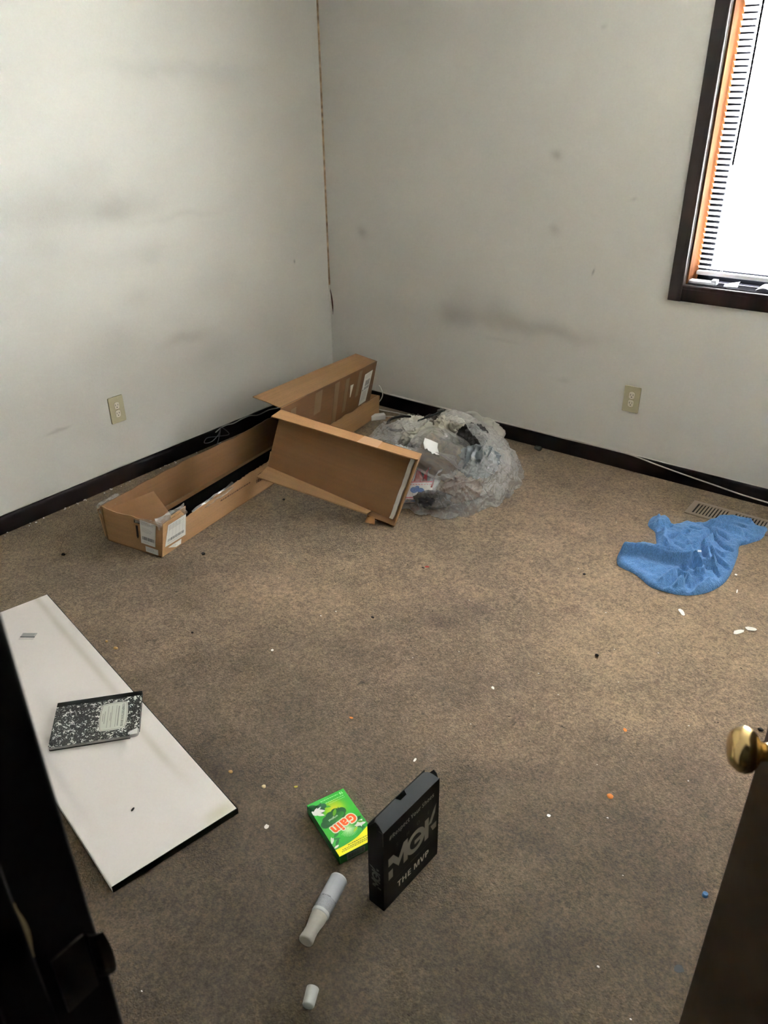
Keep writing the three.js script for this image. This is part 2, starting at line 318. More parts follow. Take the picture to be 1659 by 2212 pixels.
// ------------------------------------------------------------------ doorway and open door
{
  const f = structGroup('trim_1');
  part('jamb', boxAt(doorX0 - 0.02, doorX0, 0, doorH, RZ - 0.001, RZ + 0.121), M.frame, f);
  part('jamb', boxAt(doorX1, doorX1 + 0.02, 0, doorH, RZ - 0.001, RZ + 0.121), M.frame, f);
  part('jamb', boxAt(doorX0 - 0.02, doorX1 + 0.02, doorH, doorH + 0.02, RZ - 0.001, RZ + 0.121), M.frame, f);
  part('door_stop', boxAt(doorX0, doorX0 + 0.011, 0, doorH, RZ + 0.042, RZ + 0.075, 0.003), M.frame, f);
  part('casing', boxAt(doorX0 - 0.075, doorX0 - 0.008, 0, doorH + 0.07, RZ - 0.014, RZ - 0.0005, 0.004), M.frame, f);
  part('casing', boxAt(doorX1 + 0.008, doorX1 + 0.075, 0, doorH + 0.07, RZ - 0.014, RZ - 0.0005, 0.004), M.frame, f);
  part('casing', boxAt(doorX0 - 0.075, doorX1 + 0.075, doorH + 0.008, doorH + 0.075, RZ - 0.014, RZ - 0.0005, 0.004), M.frame, f);
  part('casing', boxAt(doorX0 - 0.075, doorX0 - 0.008, 0, doorH + 0.07, RZ + 0.1205, RZ + 0.134, 0.004), M.frame, f);
  const bronze = std({ color: new THREE.Color(0.06, 0.05, 0.04), metalness: 0.7, roughness: 0.4 });
  // strike plate with its lip curling round the edge of the jamb
  part('strike_plate', [boxAt(doorX0, doorX0 + 0.0018, 0.965, 1.035, RZ + 0.001, RZ + 0.03), sheet((u, v) => { const q = u * 1.3; return V(doorX0 + 0.0018 + 0.016 * Math.sin(q) * Math.sin(Math.PI * clamp(0.04 + v * 0.92)) ** 0.35, 0.975 + v * 0.056, RZ - 0.001 - 0.009 * (1 - Math.cos(q)) - 0.004 * u); }, 8, 10, 0.0014)], bronze, f);
  part('worn_edge', sheet((u, v) => V(doorX0 + 0.0014, 1.119 - 0.064 * v, RZ + 0.0412 - 0.0042 * u * Math.sin(Math.PI * clamp(v, 0.12, 0.9)) - 0.0006 * v), 2, 12, 0.0006), std({ color: new THREE.Color(0.50, 0.36, 0.20), roughness: 0.6 }), f, 'pale wood showing where the edge is worn');
}
{
  // swung about 63 degrees into the room; local x runs from the hinge to the latch edge, local z is the face seen
  const d = structGroup('door_1'), W = 0.765;
  d.position.set(doorX1, 0, RZ - 0.02); d.rotation.y = Math.atan2(0.68, -0.35);
  const skin = phys({ map: woodTexture(512, 512, [52, 38, 25], [38, 27, 17], 31, 9), roughness: 0.55, specularIntensity: 0.3 });
  part('slab', boxAt(0.004, W, 0.012, doorH - 0.006, -0.036, 0, 0.002), skin, d);
  const brass = std({ color: new THREE.Color(0.72, 0.52, 0.24), metalness: 1, roughness: 0.22 });
  const knobP = [[0, 0.060], [0.010, 0.0598], [0.019, 0.0575], [0.0255, 0.050], [0.0275, 0.043], [0.0255, 0.036], [0.019, 0.030], [0.012, 0.026], [0.0105, 0.018], [0.013, 0.010], [0.028, 0.0075], [0.033, 0.004], [0.0335, 0.0]].map(([r, y]) => new THREE.Vector2(r, y));
  part('door_knob', new THREE.LatheGeometry(knobP, 40).rotateX(Math.PI / 2).scale(1, 1, 0.88).translate(W - 0.06, 0.965, 0), brass, d);
  part('door_knob', new THREE.LatheGeometry(knobP, 40).rotateX(-Math.PI / 2).translate(W - 0.06, 0.965, -0.036), brass, d);
  part('latch_plate', boxAt(W - 0.0005, W + 0.001, 0.965 - 0.028, 0.965 + 0.028, -0.030, -0.006), brass, d);
  for (const y of [0.25, 1.02, 1.8]) part('hinge', new THREE.CylinderGeometry(0.006, 0.006, 0.09, 12).translate(0, y, -0.04), brass, d);
}

// ------------------------------------------------------------------ cardboard
const cardTex = pixelTexture(512, 512, (u, v) => { const k = 1 + 0.05 * nz.fbm(u * 6, v * 6, 4) + 0.035 * nz2(u * 3, v * 130) + 0.03 * nz(u * 300, v * 300); return [152 * k, 116 * k, 79 * k]; });
const cardInShadeTex = pixelTexture(512, 512, (u, v) => { const k = 1 + 0.05 * nz2.fbm(u * 5, v * 5, 4) + 0.03 * nz2(u * 3, v * 120) + 0.02 * nz(u * 300, v * 300); return [118 * k, 85 * k, 53 * k]; });  // inside-kraft tone, darkened to paint in shade away from the window
const card = std({ map: cardTex, roughness: 0.85 }), cardInShade = std({ map: cardInShadeTex, roughness: 0.9 });
const brownTape = std({ color: new THREE.Color(0.17, 0.105, 0.058), roughness: 0.32 });
const clearTape = phys({ color: new THREE.Color(0.96, 0.95, 0.92), roughness: 0.12, transmission: 0.86, thickness: 0, ior: 1.6 });
// parts given in room coordinates, moved to their thing's base
function rpart(name, geometry, material, root, label) { const g = Array.isArray(geometry) ? join(geometry) : geometry; g.translate(-root.position.x, -root.position.y, -root.position.z); return part(name, g, material, root, label); }
function flip(g) { const i = g.toNonIndexed ? g : g; return i; }
// shipping labels: faint blocks of small print and barcodes, none of it legible in the photograph
function labelTexture(seed, w, h, rowsFn) {
  const r = rng(seed);
  return canvasTexture(w, h, (g) => { g.fillStyle = '#d9d8d2'; g.fillRect(0, 0, w, h); rowsFn(g, r); });
}
const smallPrint = (g, r, x, y, w, lines, lh, tone) => { for (let k = 0; k < lines; k++) { let X = x; while (X < x + w * (0.6 + 0.4 * r())) { const l = 3 + r() * 14; g.fillStyle = `rgba(50,50,52,${tone * (0.6 + 0.4 * r())})`; g.fillRect(X, y + k * lh, l, lh * 0.45); X += l + 3; } } };
const bars = (g, r, x, y, w, h) => { let X = x; while (X < x + w) { const l = 1 + r() * 4; g.fillStyle = 'rgba(28,28,32,0.9)'; g.fillRect(X, y, l, h); X += l + 1 + r() * 4; } };
const labelA = labelTexture(3, 200, 300, (g, r) => { smallPrint(g, r, 14, 16, 150, 4, 12, .35); smallPrint(g, r, 20, 90, 150, 5, 13, .25); bars(g, r, 20, 205, 165, 42); smallPrint(g, r, 40, 262, 100, 2, 12, .4); });
const labelB = labelTexture(5, 220, 300, (g, r) => { smallPrint(g, r, 16, 14, 180, 6, 13, .45); for (let k = 0; k < 5; k++) { g.fillStyle = 'rgba(60,60,64,.4)'; g.fillRect(24 + k * 40, 10, 2, 190); } bars(g, r, 20, 208, 180, 40); smallPrint(g, r, 24, 262, 160, 2, 14, .4); });
const labelC = labelTexture(8, 220, 90, (g, r) => { g.strokeStyle = 'rgba(60,60,60,.7)'; g.strokeRect(14, 10, 192, 68); smallPrint(g, r, 24, 20, 170, 4, 14, .5); });
const labelD = labelTexture(12, 200, 330, (g, r) => { smallPrint(g, r, 24, 18, 150, 3, 13, .3); bars(g, r, 60, 80, 110, 60); bars(g, r, 60, 150, 120, 30); g.fillStyle = '#17171a'; g.beginPath(); g.arc(28, 176, 10, 0, 7); g.fill(); smallPrint(g, r, 24, 196, 150, 8, 13, .5); });
const labelMat = (t) => std({ map: t, roughness: 0.55 });
const unit = (g) => g;
// a flat sticker on a quad, uv 0..1
function sticker(a, b, c, d, t = 0.0005) {
  const A = V(...a), B = V(...b), C = V(...c), D = V(...d);
  return sheet((u, v) => A.clone().multiplyScalar((1 - u) * (1 - v)).addScaledVector(B, u * (1 - v)).addScaledVector(C, u * v).addScaledVector(D, (1 - u) * v), 4, 4, t);
}
const on = (A, B, C, D, off) => { const n = V(...B).sub(V(...A)).cross(V(...D).sub(V(...A))).normalize(); return (u, v) => V(...A).multiplyScalar((1 - u) * (1 - v)).addScaledVector(V(...B), u * (1 - v)).addScaledVector(V(...C), u * v).addScaledVector(V(...D), (1 - u) * v).addScaledVector(n, off).toArray(); };

// the long shallow carton, cut open along its top, lying along the left wall
{
  const t = thing('cardboard_box', 'long shallow open carton along the left wall, shipping labels at its near end', 'cardboard box', [0.45, 0, 1.05]);
  const NL = [.423, .006, 1.943], NR = [.712, .006, 1.90], FR = [.466, .006, .15], FL = [.205, .006, .19], NLt = [.41, .150, 1.937], NRt = [.724, .148, 1.874];
  const T = 0.0045;
  rpart('bottom_panel', quadSheet(NL, NR, FR, FL, T, { nu: 8, nv: 40 }), cardInShade, t);
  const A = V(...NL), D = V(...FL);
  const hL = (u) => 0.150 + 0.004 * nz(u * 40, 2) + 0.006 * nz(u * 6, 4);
  rpart('side_panel', sheet((u, v) => A.clone().lerp(D, u).add(V(-0.012 * v - 0.004 * Math.sin(u * 9), v * hL(u), 0)), 90, 5, T, (u, v) => [u * 1.77, v * .15]), cardInShade, t);
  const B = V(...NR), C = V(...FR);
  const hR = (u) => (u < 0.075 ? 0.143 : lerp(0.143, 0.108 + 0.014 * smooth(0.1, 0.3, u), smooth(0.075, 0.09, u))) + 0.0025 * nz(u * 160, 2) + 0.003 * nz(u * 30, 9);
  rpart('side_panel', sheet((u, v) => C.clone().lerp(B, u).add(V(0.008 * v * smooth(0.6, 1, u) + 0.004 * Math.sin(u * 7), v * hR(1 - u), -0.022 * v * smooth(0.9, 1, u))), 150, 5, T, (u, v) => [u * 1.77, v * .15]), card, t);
  rpart('end_panel', quadSheet(NL, NR, NRt, NLt, T, { nu: 12, nv: 5, bend: 0.004, wear: 0.01, seed: 4 }), card, t);
  rpart('end_panel', quadSheet(FR, FL, [.195, .12, .175], [.47, .12, .14], T, { nu: 6, nv: 3 }), card, t);
  rpart('end_flap', quadSheet([.452, .012, 1.905], [.585, .012, 1.70], [.44, .138, 1.70], [.40, .128, 1.90], 0.004, { nu: 8, nv: 5, bend: 0.004, seed: 6 }), cardInShade, t, 'inner flap folded against the end');
  rpart('end_flap', quadSheet([.408, .02, 1.945], [.415, .02, 1.95], [.402, .147, 1.953], [.385, .146, 1.915], 0.004, { nu: 2, nv: 3 }), card, t);
  // labels wrapped round the near corner
  const e = on(NL, NR, NRt, NLt, 0.0052), s = on(NR, FR, [.474, .15, .15], [.724, .148, 1.874], 0.0058);
  rpart('shipping_label', sticker(e(.655, .26), e(.905, .25), e(.90, .93), e(.64, .97)), labelMat(labelA), t, 'white shipping label on the end');
  rpart('shipping_label', sticker(s(.008, .26), s(.076, .24), s(.073, .90), s(.014, .90)), labelMat(labelB), t, 'white shipping label on the long side');
  rpart('shipping_label', sticker(e(.74, .04), e(.965, .03), e(.955, .19), e(.73, .20)), labelMat(labelC), t);
  rpart('shipping_label', sticker(s(.006, .03), s(.062, .04), s(.062, .19), s(.008, .18)), labelMat(labelC), t);
  // a bold black mark beside the label: a bar with an arrow under it
  const ink = std({ color: 0x1c1512, roughness: 0.8 });
  rpart('printed_mark', [sticker(e(.545, .83), e(.65, .83), e(.65, .92), e(.545, .94), 0.0003), sticker(e(.58, .44), e(.615, .44), e(.605, .76), e(.57, .76), 0.0003), sticker(e(.592, .37), e(.602, .37), e(.618, .45), e(.576, .45), 0.0003)], ink, t, 'black bar and arrow printed on the end');
  const lines = [];
  for (const [u0, u1, v0, h] of [[.20, .315, .62, .05], [.345, .40, .50, .13], [.35, .41, .72, .03]]) { const r = rng(Math.round(u0 * 100)); for (let u = u0; u < u1;) { const w = 0.003 + 0.006 * r(); lines.push(sticker(s(u, v0 - h * (0.6 + 0.4 * r()) / 2), s(u + w, v0 - h / 2), s(u + w, v0 + h / 2), s(u, v0 + h * (0.6 + 0.4 * r()) / 2), 0.0003)); u += w + 0.002; } }
  rpart('printed_mark', lines, std({ color: 0x5a3d26, roughness: 0.85 }), t, 'faded print too small to read');
  // packing tape: crumpled and shiny at both near corners and along the cut edge
  const crumple = (f, seed) => sheet((u, v) => { const p = f(u, v); return p.add(V(0.004 * nz(u * 9 + seed, v * 7), 0.004 * nz(u * 8, v * 9 + seed), 0.004 * nz(u * 7 + 3, v * 8 + seed))); }, 18, 8, 0.0004);
  const line = (a, b, w) => (u, v) => V(...a).lerp(V(...b), u).add(V(...w).multiplyScalar(v - 0.5));
  rpart('tape', crumple(line([.705, .146, 1.89], [.70, .152, 1.74], [.012, -.045, 0]), 1), clearTape, t);
  rpart('tape', crumple(line([.60, .146, 1.92], [.725, .146, 1.88], [.004, .03, .01]), 2), clearTape, t);
  rpart('tape', crumple(line([.402, .146, 1.95], [.385, .152, 1.83], [.02, -.03, 0]), 3), clearTape, t);
  rpart('tape', crumple(line([.689, .108, 1.70], [.648, .122, 1.43], [.008, -.024, 0]), 5), clearTape, t);
  rpart('corner_flap', quadSheet([.717, .128, 1.83], [.698, .128, 1.74], [.69, .158, 1.732], [.71, .156, 1.82], 0.004, { nu: 6, nv: 3, bend: 0.003 }), card, t);
  const p = single('shelf_board', quadSheet([.485, .028, 1.872], [.700, .028, 1.862], [.468, .028, .30], [.262, .028, .30], 0.018, { nu: 2, nv: 2 }), phys({ color: 0x050404, roughness: 0.9, specularIntensity: 0.1 }), 'long flat black board lying in the bottom of the open long carton', 'board');
}
// the tall narrow carton standing inside the far end of the long one
{
  const t = thing('cardboard_box', 'tall narrow brown carton standing in the room corner, barcode label on its side', 'cardboard box', [.41, 0.006, .6]);
  const nb = [.556, .012, 1.01], fb = [.466, .012, .262], ft = [.455, .32, .141], nt = [.526, .32, .984], fl = [.275, .323, .109], nl = [.301, .318, .953], fbl = [.30, .012, .235];
  rpart('side_panel', quadSheet(nb, fb, ft, nt, 0.0045, { nu: 24, nv: 8, bend: 0.003, seed: 3 }), std({ map: cardInShadeTex, color: new THREE.Color(0.72, 0.68, 0.66), roughness: 0.55 }), t);  // tint darkens this face further, painting its shade into the colour
  rpart('top_panel', quadSheet(nt, ft, fl, nl, 0.0045, { nu: 24, nv: 6, bend: 0.004, seed: 5 }), card, t);
  rpart('end_panel', quadSheet(fb, fbl, fl, ft, 0.0045, { nu: 6, nv: 6, seed: 6 }), card, t);
  rpart('side_panel', quadSheet(fbl, [.315, .012, .60], [.30, .317, .60], fl, 0.0045, { nu: 8, nv: 6, seed: 7 }), cardInShade, t);
  const s = on(nb, fb, ft, nt, 0.0045);
  rpart('barcode_label', sticker(s(.835, .36), s(.925, .38), s(.955, .885), s(.865, .865)), labelMat(labelD), t, 'white label with barcodes');
  rpart('paper_tag', sticker(s(.705, .60), s(.712, .60), s(.735, .80), s(.70, .80)), std({ color: 0xd6d4ce, roughness: 0.7 }), t, 'torn triangle of white paper');
  for (const [u, w, v0, v1] of [[.06, .05, .55, .9], [.30, .07, .62, .97], [.50, .05, .3, .97], [.62, .04, .4, .95], [.77, .035, .55, .97]]) rpart('tape', sticker(s(u, v0), s(u + w, v0 + .01), s(u + w + .02, v1), s(u + .02, v1 - .01), 0.0003), brownTape, t);
}
// half of a carton, tipped on its long edge across the other two
{
  const t = thing('cardboard_box', 'brown carton tray tipped on edge in front, leaning on the long carton', 'cardboard box', [1.0, 0, 1.16]);
  const TL = [.6733, .3868, 1.1295], TR = [1.342, .2905, .9784], BR = [1.3101, .011, 1.1148], BL = [.6591, .1392, 1.2289], TLf = [.6834, .3809, 1.2039], TRf = [1.3653, .2911, 1.0389], bL = [.675, .1215, 1.3135], bR = [1.208, .0521, 1.1902], BRf = [1.326, .010, 1.148];
  rpart('back_panel', quadSheet(BL, BR, TR, TL, 0.005, { nu: 28, nv: 12, bend: 0.003, seed: 9 }), cardInShade, t);
  rpart('top_flap', quadSheet(TLf, TRf, TR, TL, 0.005, { nu: 40, nv: 4, bend: -0.002, seed: 12 }), std({ map: cardTex, color: new THREE.Color(1.22, 1.18, 1.12), roughness: 0.85 }), t);  // flap tint lifted to paint the light from above onto it
  rpart('bottom_flap', quadSheet(bL, bR, [1.19, .036, 1.136], BL, 0.005, { nu: 24, nv: 4, bend: 0.002, seed: 14 }), card, t);
  rpart('bottom_flap', quadSheet([1.20, .030, 1.176], [1.322, .010, 1.150], BR, [1.185, .034, 1.137], 0.005, { nu: 8, nv: 3, bend: 0.002, seed: 15 }), cardInShade, t, 'torn corner of the lower flap, sagging to the carpet');
  rpart('end_panel', quadSheet(BRf, BR, TR, TRf, 0.006, { nu: 4, nv: 16, bend: 0.001, seed: 16 }), card, t);
  rpart('end_flap', quadSheet([.656, .140, 1.224], [.660, .205, 1.205], [.60, .125, 1.150], [.535, .090, 1.105], 0.004, { nu: 4, nv: 4, seed: 2 }), card, t);
  const s = on(BL, BR, TR, TL, 0.016);
  rpart('foam_strip', sheet((u, v) => V(...s(.952 + .026 * u + 0.002 * nz(v * 20, 3), .02 + .935 * v)), 3, 30, 0.012), std({ color: new THREE.Color(0.66, 0.64, 0.58), roughness: 0.9 }), t, 'white foam strip along the inner end');
  const f = on(TLf, TRf, TR, TL, 0.001);
  rpart('tape', sticker(f(.60, -.06), f(.735, -.05), f(.735, .99), f(.61, .97), 0.0003), std({ color: new THREE.Color(0.42, 0.25, 0.13), roughness: 0.3 }), t);
}

// ------------------------------------------------------------------ the white shelf board and the notebook on it
{
  const W = 0.34, L = 1.31, t = thing('shelf_board', 'long white laminated shelf board lying flat on the carpet, dark end edge', 'shelf board', [1.8268, 0, 2.9245], 1.3741);
  const n = makeNoise(61);
  const top = pixelTexture(256, 1024, (u, v) => {
    const x = u * W, y = v * L; let k = 1 + 0.012 * n.fbm(x * 8, y * 8, 3);
    const streak = Math.exp(-(((x - 0.29 - 0.012 * n(y * 3, 2)) / 0.012) ** 2)) * (0.5 + 0.5 * n.fbm(x * 20, y * 9, 2)) * smooth(0.05, 0.3, y);
    k -= 0.14 * Math.max(0, streak);
    k -= 0.05 * Math.exp(-(((x - 0.035) / 0.012) ** 2)) * smooth(0.1, 0.4, y) * smooth(0.9, 0.5, y);
    const smear = Math.exp(-(((x - 0.3) / 0.04) ** 2) - (((y - 0.02) / 0.02) ** 2)); k -= 0.08 * smear;
    return [237 * k, 230 * k - 2 * streak, 225 * k - 12 * Math.max(0, streak) - 14 * smear];
  });
  top.repeat.set(1 / W, -1 / L);
  const white = std({ map: top, roughness: 0.38 }), black = phys({ color: 0x0b0a08, roughness: 0.45, specularIntensity: 0.3 }), plain = std({ color: 0xe6e1da, roughness: 0.4 });
  part('panel', boxAt(0.0015, W - 0.0025, 0.006, 0.022, -L + 0.001, -0.0025, 0.0008), white, t);
  part('edge_band', boxAt(0.0, W, 0.003, 0.0215, -0.0026, 0.0, 0.0006), black, t, 'black edge band');
  part('edge_band', boxAt(W - 0.0028, W, 0.003, 0.0215, -L, -0.0026, 0.0006), black, t, 'black edge band');
  part('edge_band', boxAt(-0.0005, 0.0016, 0.005, 0.0216, -L, -0.0026, 0.0006), plain, t);
  part('backing', boxAt(0.004, W - 0.004, 0.0, 0.006, -L + 0.004, -0.005), black, t);
  const lab = canvasTexture(64, 48, (g) => { g.fillStyle = '#b9b6b4'; g.fillRect(0, 0, 64, 48); g.fillStyle = '#8c8988'; for (let k = 0; k < 4; k++) g.fillRect(4, 4 + k * 5, 52, 2.4); g.fillStyle = '#26262a'; g.fillRect(0, 26, 64, 6); g.fillStyle = '#d8d2cd'; g.fillRect(0, 34, 64, 14); });
  const s = part('sticker', new THREE.BoxGeometry(0.05, 0.0004, 0.036), std({ map: lab, roughness: 0.5 }), t, 'small grey printed sticker'); s.position.set(0.195, 0.0222, -1.10); s.rotation.y = -0.75;
  const c = single('dark_crumb', (() => { const g = new THREE.SphereGeometry(1, 12, 8); g.scale(0.0028, 0.0022, 0.0065); return g; })(), std({ color: 0x120d0a, roughness: 0.6 }), 'tiny oblong black crumb on the bare near end of the white board', 'crumb');
  c.position.set(1.681, 0.0245, 2.757); c.rotation.y = 0.35;
}
{
  const L = 0.2457, W = 0.185, t = thing('composition_book', 'black and white marbled composition notebook lying on the white shelf board', 'notebook', [1.3234, 0.0222, 2.7732], 0.8666);
  const n = makeNoise(77), m = makeNoise(78);
  const cv = document.createElement('canvas'); cv.width = 768; cv.height = 1020;
  { const g = cv.getContext('2d'), img = g.createImageData(768, 1020), d = img.data;
    for (let y = 0; y < 1020; y++) for (let x = 0; x < 768; x++) {
      const a = n.fbm(x / 13, y / 13, 2) + 0.35 * m(x / 40, y / 40), b = m.fbm(x / 7 + 40, y / 7, 2), k = a > 0.30 ? 228 : Math.abs(b) < 0.045 ? 128 : a > 0.16 ? 92 : 22 + 14 * b;
      const o = (y * 768 + x) * 4; d[o] = k; d[o + 1] = k; d[o + 2] = k * 0.97; d[o + 3] = 255; }
    g.putImageData(img, 0, 0);
    // the label, upright as on the book; its top is towards the book's top edge
    g.save(); g.translate(392, 318); g.fillStyle = '#d3d4c8';
    const shape = (s) => { g.beginPath(); g.moveTo(-232 * s, -150 * s); g.quadraticCurveTo(0, -184 * s, 232 * s, -150 * s); g.quadraticCurveTo(262 * s, 0, 232 * s, 150 * s); g.quadraticCurveTo(0, 184 * s, -232 * s, 150 * s); g.quadraticCurveTo(-262 * s, 0, -232 * s, -150 * s); g.closePath(); };
    shape(1); g.fill(); g.strokeStyle = '#55564e'; g.lineWidth = 4; shape(0.93); g.stroke();
    g.fillStyle = '#4c4c46'; g.textAlign = 'center'; g.font = 'bold 42px serif'; g.fillText('COMPOSITION BOOK', 0, -92, 400);
    g.fillStyle = '#6e6e66'; for (let x = -170; x < 170; x += 13) g.fillRect(x, -62, 9, 12);
    g.fillStyle = '#8a8a80'; for (const y of [-30, 22, 66]) g.fillRect(-190, y, 380, 5);
    for (let x = -70; x < 70; x += 12) g.fillRect(x, 34, 8, 9);
    for (let x = -105; x < 105; x += 11) g.fillRect(x, 100, 8, 9); for (let x = -70; x < 70; x += 11) g.fillRect(x, 122, 8, 9);
    g.restore(); }
  const tex = new THREE.CanvasTexture(cv); tex.colorSpace = THREE.SRGBColorSpace; tex.anisotropy = 8;
  const coverShape = () => { const s = new THREE.Shape(); s.moveTo(0, 0); s.lineTo(W - 0.006, 0); s.quadraticCurveTo(W, 0, W, 0.006); s.lineTo(W, L - 0.026); s.lineTo(W - 0.012, L - 0.022); s.lineTo(W - 0.020, L - 0.010); s.lineTo(W - 0.022, L); s.lineTo(0, L); s.closePath(); return s; };
  const coverGeo = (shape, depth) => { const g = new THREE.ExtrudeGeometry(shape, { depth, bevelEnabled: false, curveSegments: 6 }); const p = g.attributes.position, uv = g.attributes.uv; for (let i = 0; i < p.count; i++) uv.setXY(i, p.getX(i) / W, p.getY(i) / L);
    // book x (spine to fore-edge) -> local z, book y (up) -> local x, thickness -> y
    g.applyMatrix4(new THREE.Matrix4().makeBasis(V(0, 0, 1), V(1, 0, 0), V(0, 1, 0)).setPosition(0, 0, -W)); return g; };
  part('cover', coverGeo(coverShape(), 0.0009).translate(0, 0.0128, 0), phys({ map: tex, roughness: 0.5, specularIntensity: 0.4 }), t);
  const ps = new THREE.Shape(); ps.moveTo(0.004, 0.002); ps.lineTo(W - 0.003, 0.002); ps.lineTo(W - 0.003, L - 0.014); ps.quadraticCurveTo(W - 0.004, L - 0.002, W - 0.016, L - 0.002); ps.lineTo(0.004, L - 0.002); ps.closePath();
  part('pages', coverGeo(ps, 0.0118).translate(0, 0.001, 0), std({ color: 0xb9b7b2, roughness: 0.9 }), t);
  part('back_cover', coverGeo(coverShape(), 0.0009), std({ color: 0x191919, roughness: 0.5 }), t);
  part('spine_tape', boxAt(0, L, 0, 0.0142, -W - 0.0012, -W + 0.019, 0.0012), phys({ color: 0x080908, roughness: 0.6, specularIntensity: 0.3 }), t, 'black cloth spine tape');
  const r = part('torn_corner', sheet((u, v) => V(L - 0.004 - 0.026 * u, 0.0128 + 0.006 * u * v * (1 - u) + 0.003 * Math.sin(3 * v), -0.003 - 0.022 * v * (1 - u * 0.6)), 8, 8, 0.0006), std({ color: 0xe9e7e4, roughness: 0.8 }), t, 'white paper showing at the torn corner');
}

// ------------------------------------------------------------------ the green detergent packet
{
  const W = 0.1072, L = 0.1797, H = 0.0285, t = thing('detergent_box', 'small bright green laundry packet with orange lettering, lying face up on the carpet', 'detergent box', [2.1998, 0, 2.5484], 1.1907);
  const face = canvasTexture(640, 1072, (g, w, h) => {
    const bg = g.createLinearGradient(0, 0, w, h); bg.addColorStop(0, '#1f8a35'); bg.addColorStop(0.5, '#35a92f'); bg.addColorStop(1, '#2f9e3c'); g.fillStyle = bg; g.fillRect(0, 0, w, h);
    // lemon glow low on the pack
    const gl = g.createRadialGradient(300, 800, 10, 300, 800, 260); gl.addColorStop(0, '#d7cf22'); gl.addColorStop(0.5, '#8fbf25'); gl.addColorStop(1, 'rgba(60,170,45,0)'); g.fillStyle = gl; g.fillRect(0, 540, w, 420);
    const blob = (pts, c) => { g.fillStyle = c; g.beginPath(); for (const [x, y, r] of pts) { g.moveTo(x + r, y); g.arc(x, y, r, 0, 7); } g.fill(); };
    const leaf = (x, y, l, wd, a, c) => { g.save(); g.translate(x, y); g.rotate(a); g.fillStyle = c; g.beginPath(); g.moveTo(0, 0); g.quadraticCurveTo(l * 0.5, -wd, l, 0); g.quadraticCurveTo(l * 0.5, wd, 0, 0); g.fill(); g.restore(); };
    const petal = (x, y, l, wd, a) => leaf(x, y, l, wd, a, '#eceae6');
    // sunburst above the name
    g.save(); g.translate(300, 330); const sb = g.createRadialGradient(0, 40, 5, 0, 20, 130); sb.addColorStop(0, 'rgba(240,255,220,.95)'); sb.addColorStop(1, 'rgba(190,240,150,0)'); g.fillStyle = sb; g.fillRect(-150, -130, 300, 280);
    g.strokeStyle = 'rgba(235,255,215,.85)'; g.lineWidth = 4; for (let k = -7; k <= 7; k++) { const a = -Math.PI / 2 + k * 0.17; g.beginPath(); g.moveTo(Math.cos(a) * 30, Math.sin(a) * 30 + 40); g.lineTo(Math.cos(a) * 150, Math.sin(a) * 150 + 40); g.stroke(); } g.restore();
    // yellow band across the top
    g.fillStyle = '#efe11c'; g.beginPath(); g.moveTo(0, 0); g.lineTo(w, 0); g.lineTo(w, 130); g.quadraticCurveTo(380, 120, 210, 180); g.quadraticCurveTo(90, 230, 0, 270); g.fill();
    g.fillStyle = '#8f8b10'; g.textAlign = 'center'; for (let k = 0; k < 3; k++) { let x = 60; const r = rng(40 + k); while (x < 560 - 120 * (k === 2)) { const l = 10 + r() * 26; g.fillRect(x, 34 + k * 34 + (k === 0 ? 8 : 0), l, 17); x += l + 8; } }
    // leaves and white blossom
    leaf(60, 250, 150, 46, 0.7, '#0d5a2a'); leaf(560, 330, 120, 50, 2.7, '#125f2c'); leaf(470, 270, 150, 40, 0.35, '#146a2e'); leaf(20, 470, 120, 55, -0.3, '#0d4f28'); leaf(160, 330, 120, 34, -0.6, '#a9c92e'); leaf(600, 190, 130, 44, 2.4, '#0f5a2c');
    petal(10, 330, 190, 60, 0.15); petal(30, 410, 170, 66, -0.5); petal(180, 330, 120, 40, 2.5); petal(110, 290, 110, 40, 1.9); petal(640, 250, 110, 40, 2.3); petal(640, 160, 90, 34, 2.9); petal(630, 240, 130, 34, 1.9);
    leaf(40, 360, 90, 38, 0.5, '#5f9a1e'); leaf(130, 230, 70, 26, 2.2, '#0d5a2a');
    // dark cloud under the name
    blob([[230, 700, 70], [320, 720, 80], [410, 690, 90], [500, 650, 80], [560, 600, 70], [360, 660, 80], [470, 600, 90], [270, 650, 70]], '#145228');
    const cl = g.createLinearGradient(300, 560, 420, 760); cl.addColorStop(0, 'rgba(60,160,50,.9)'); cl.addColorStop(1, 'rgba(30,90,40,0)'); g.fillStyle = cl; g.beginPath(); g.ellipse(390, 640, 180, 70, -0.15, 0, 7); g.fill();
    g.save(); g.translate(405, 662); g.rotate(-0.12); g.fillStyle = '#f4fbe9'; g.font = 'bold 46px sans-serif'; g.fillText('original', 0, 0); g.restore();
    // the name
    g.save(); g.translate(318, 520); g.rotate(-0.2); g.font = 'bold 208px sans-serif'; g.lineJoin = 'round'; g.strokeStyle = '#f3efe2'; g.lineWidth = 46; g.strokeText('Gain', 0, 30, 440); g.fillStyle = '#ef5a17'; g.strokeStyle = '#ef5a17'; g.lineWidth = 10; g.strokeText('Gain', 0, 30, 440); g.fillText('Gain', 0, 30, 440); g.restore();
    // leaf over the lemon glow, blossom at the lower right
    leaf(290, 790, 150, 52, -0.9, '#6fae22'); leaf(240, 800, 110, 22, -1.2, '#0f4a24'); leaf(330, 860, 120, 40, 0.5, '#3f9426');
    blob([[520, 900, 90], [610, 950, 90], [430, 930, 50]], '#0e4f29');
    petal(610, 900, 150, 56, 2.9); petal(620, 880, 180, 60, -2.4); petal(600, 900, 170, 66, -2.75); petal(630, 930, 120, 56, -1.8); petal(470, 840, 150, 60, 0.35);
    leaf(430, 1000, 130, 40, -0.6, '#0c4526');
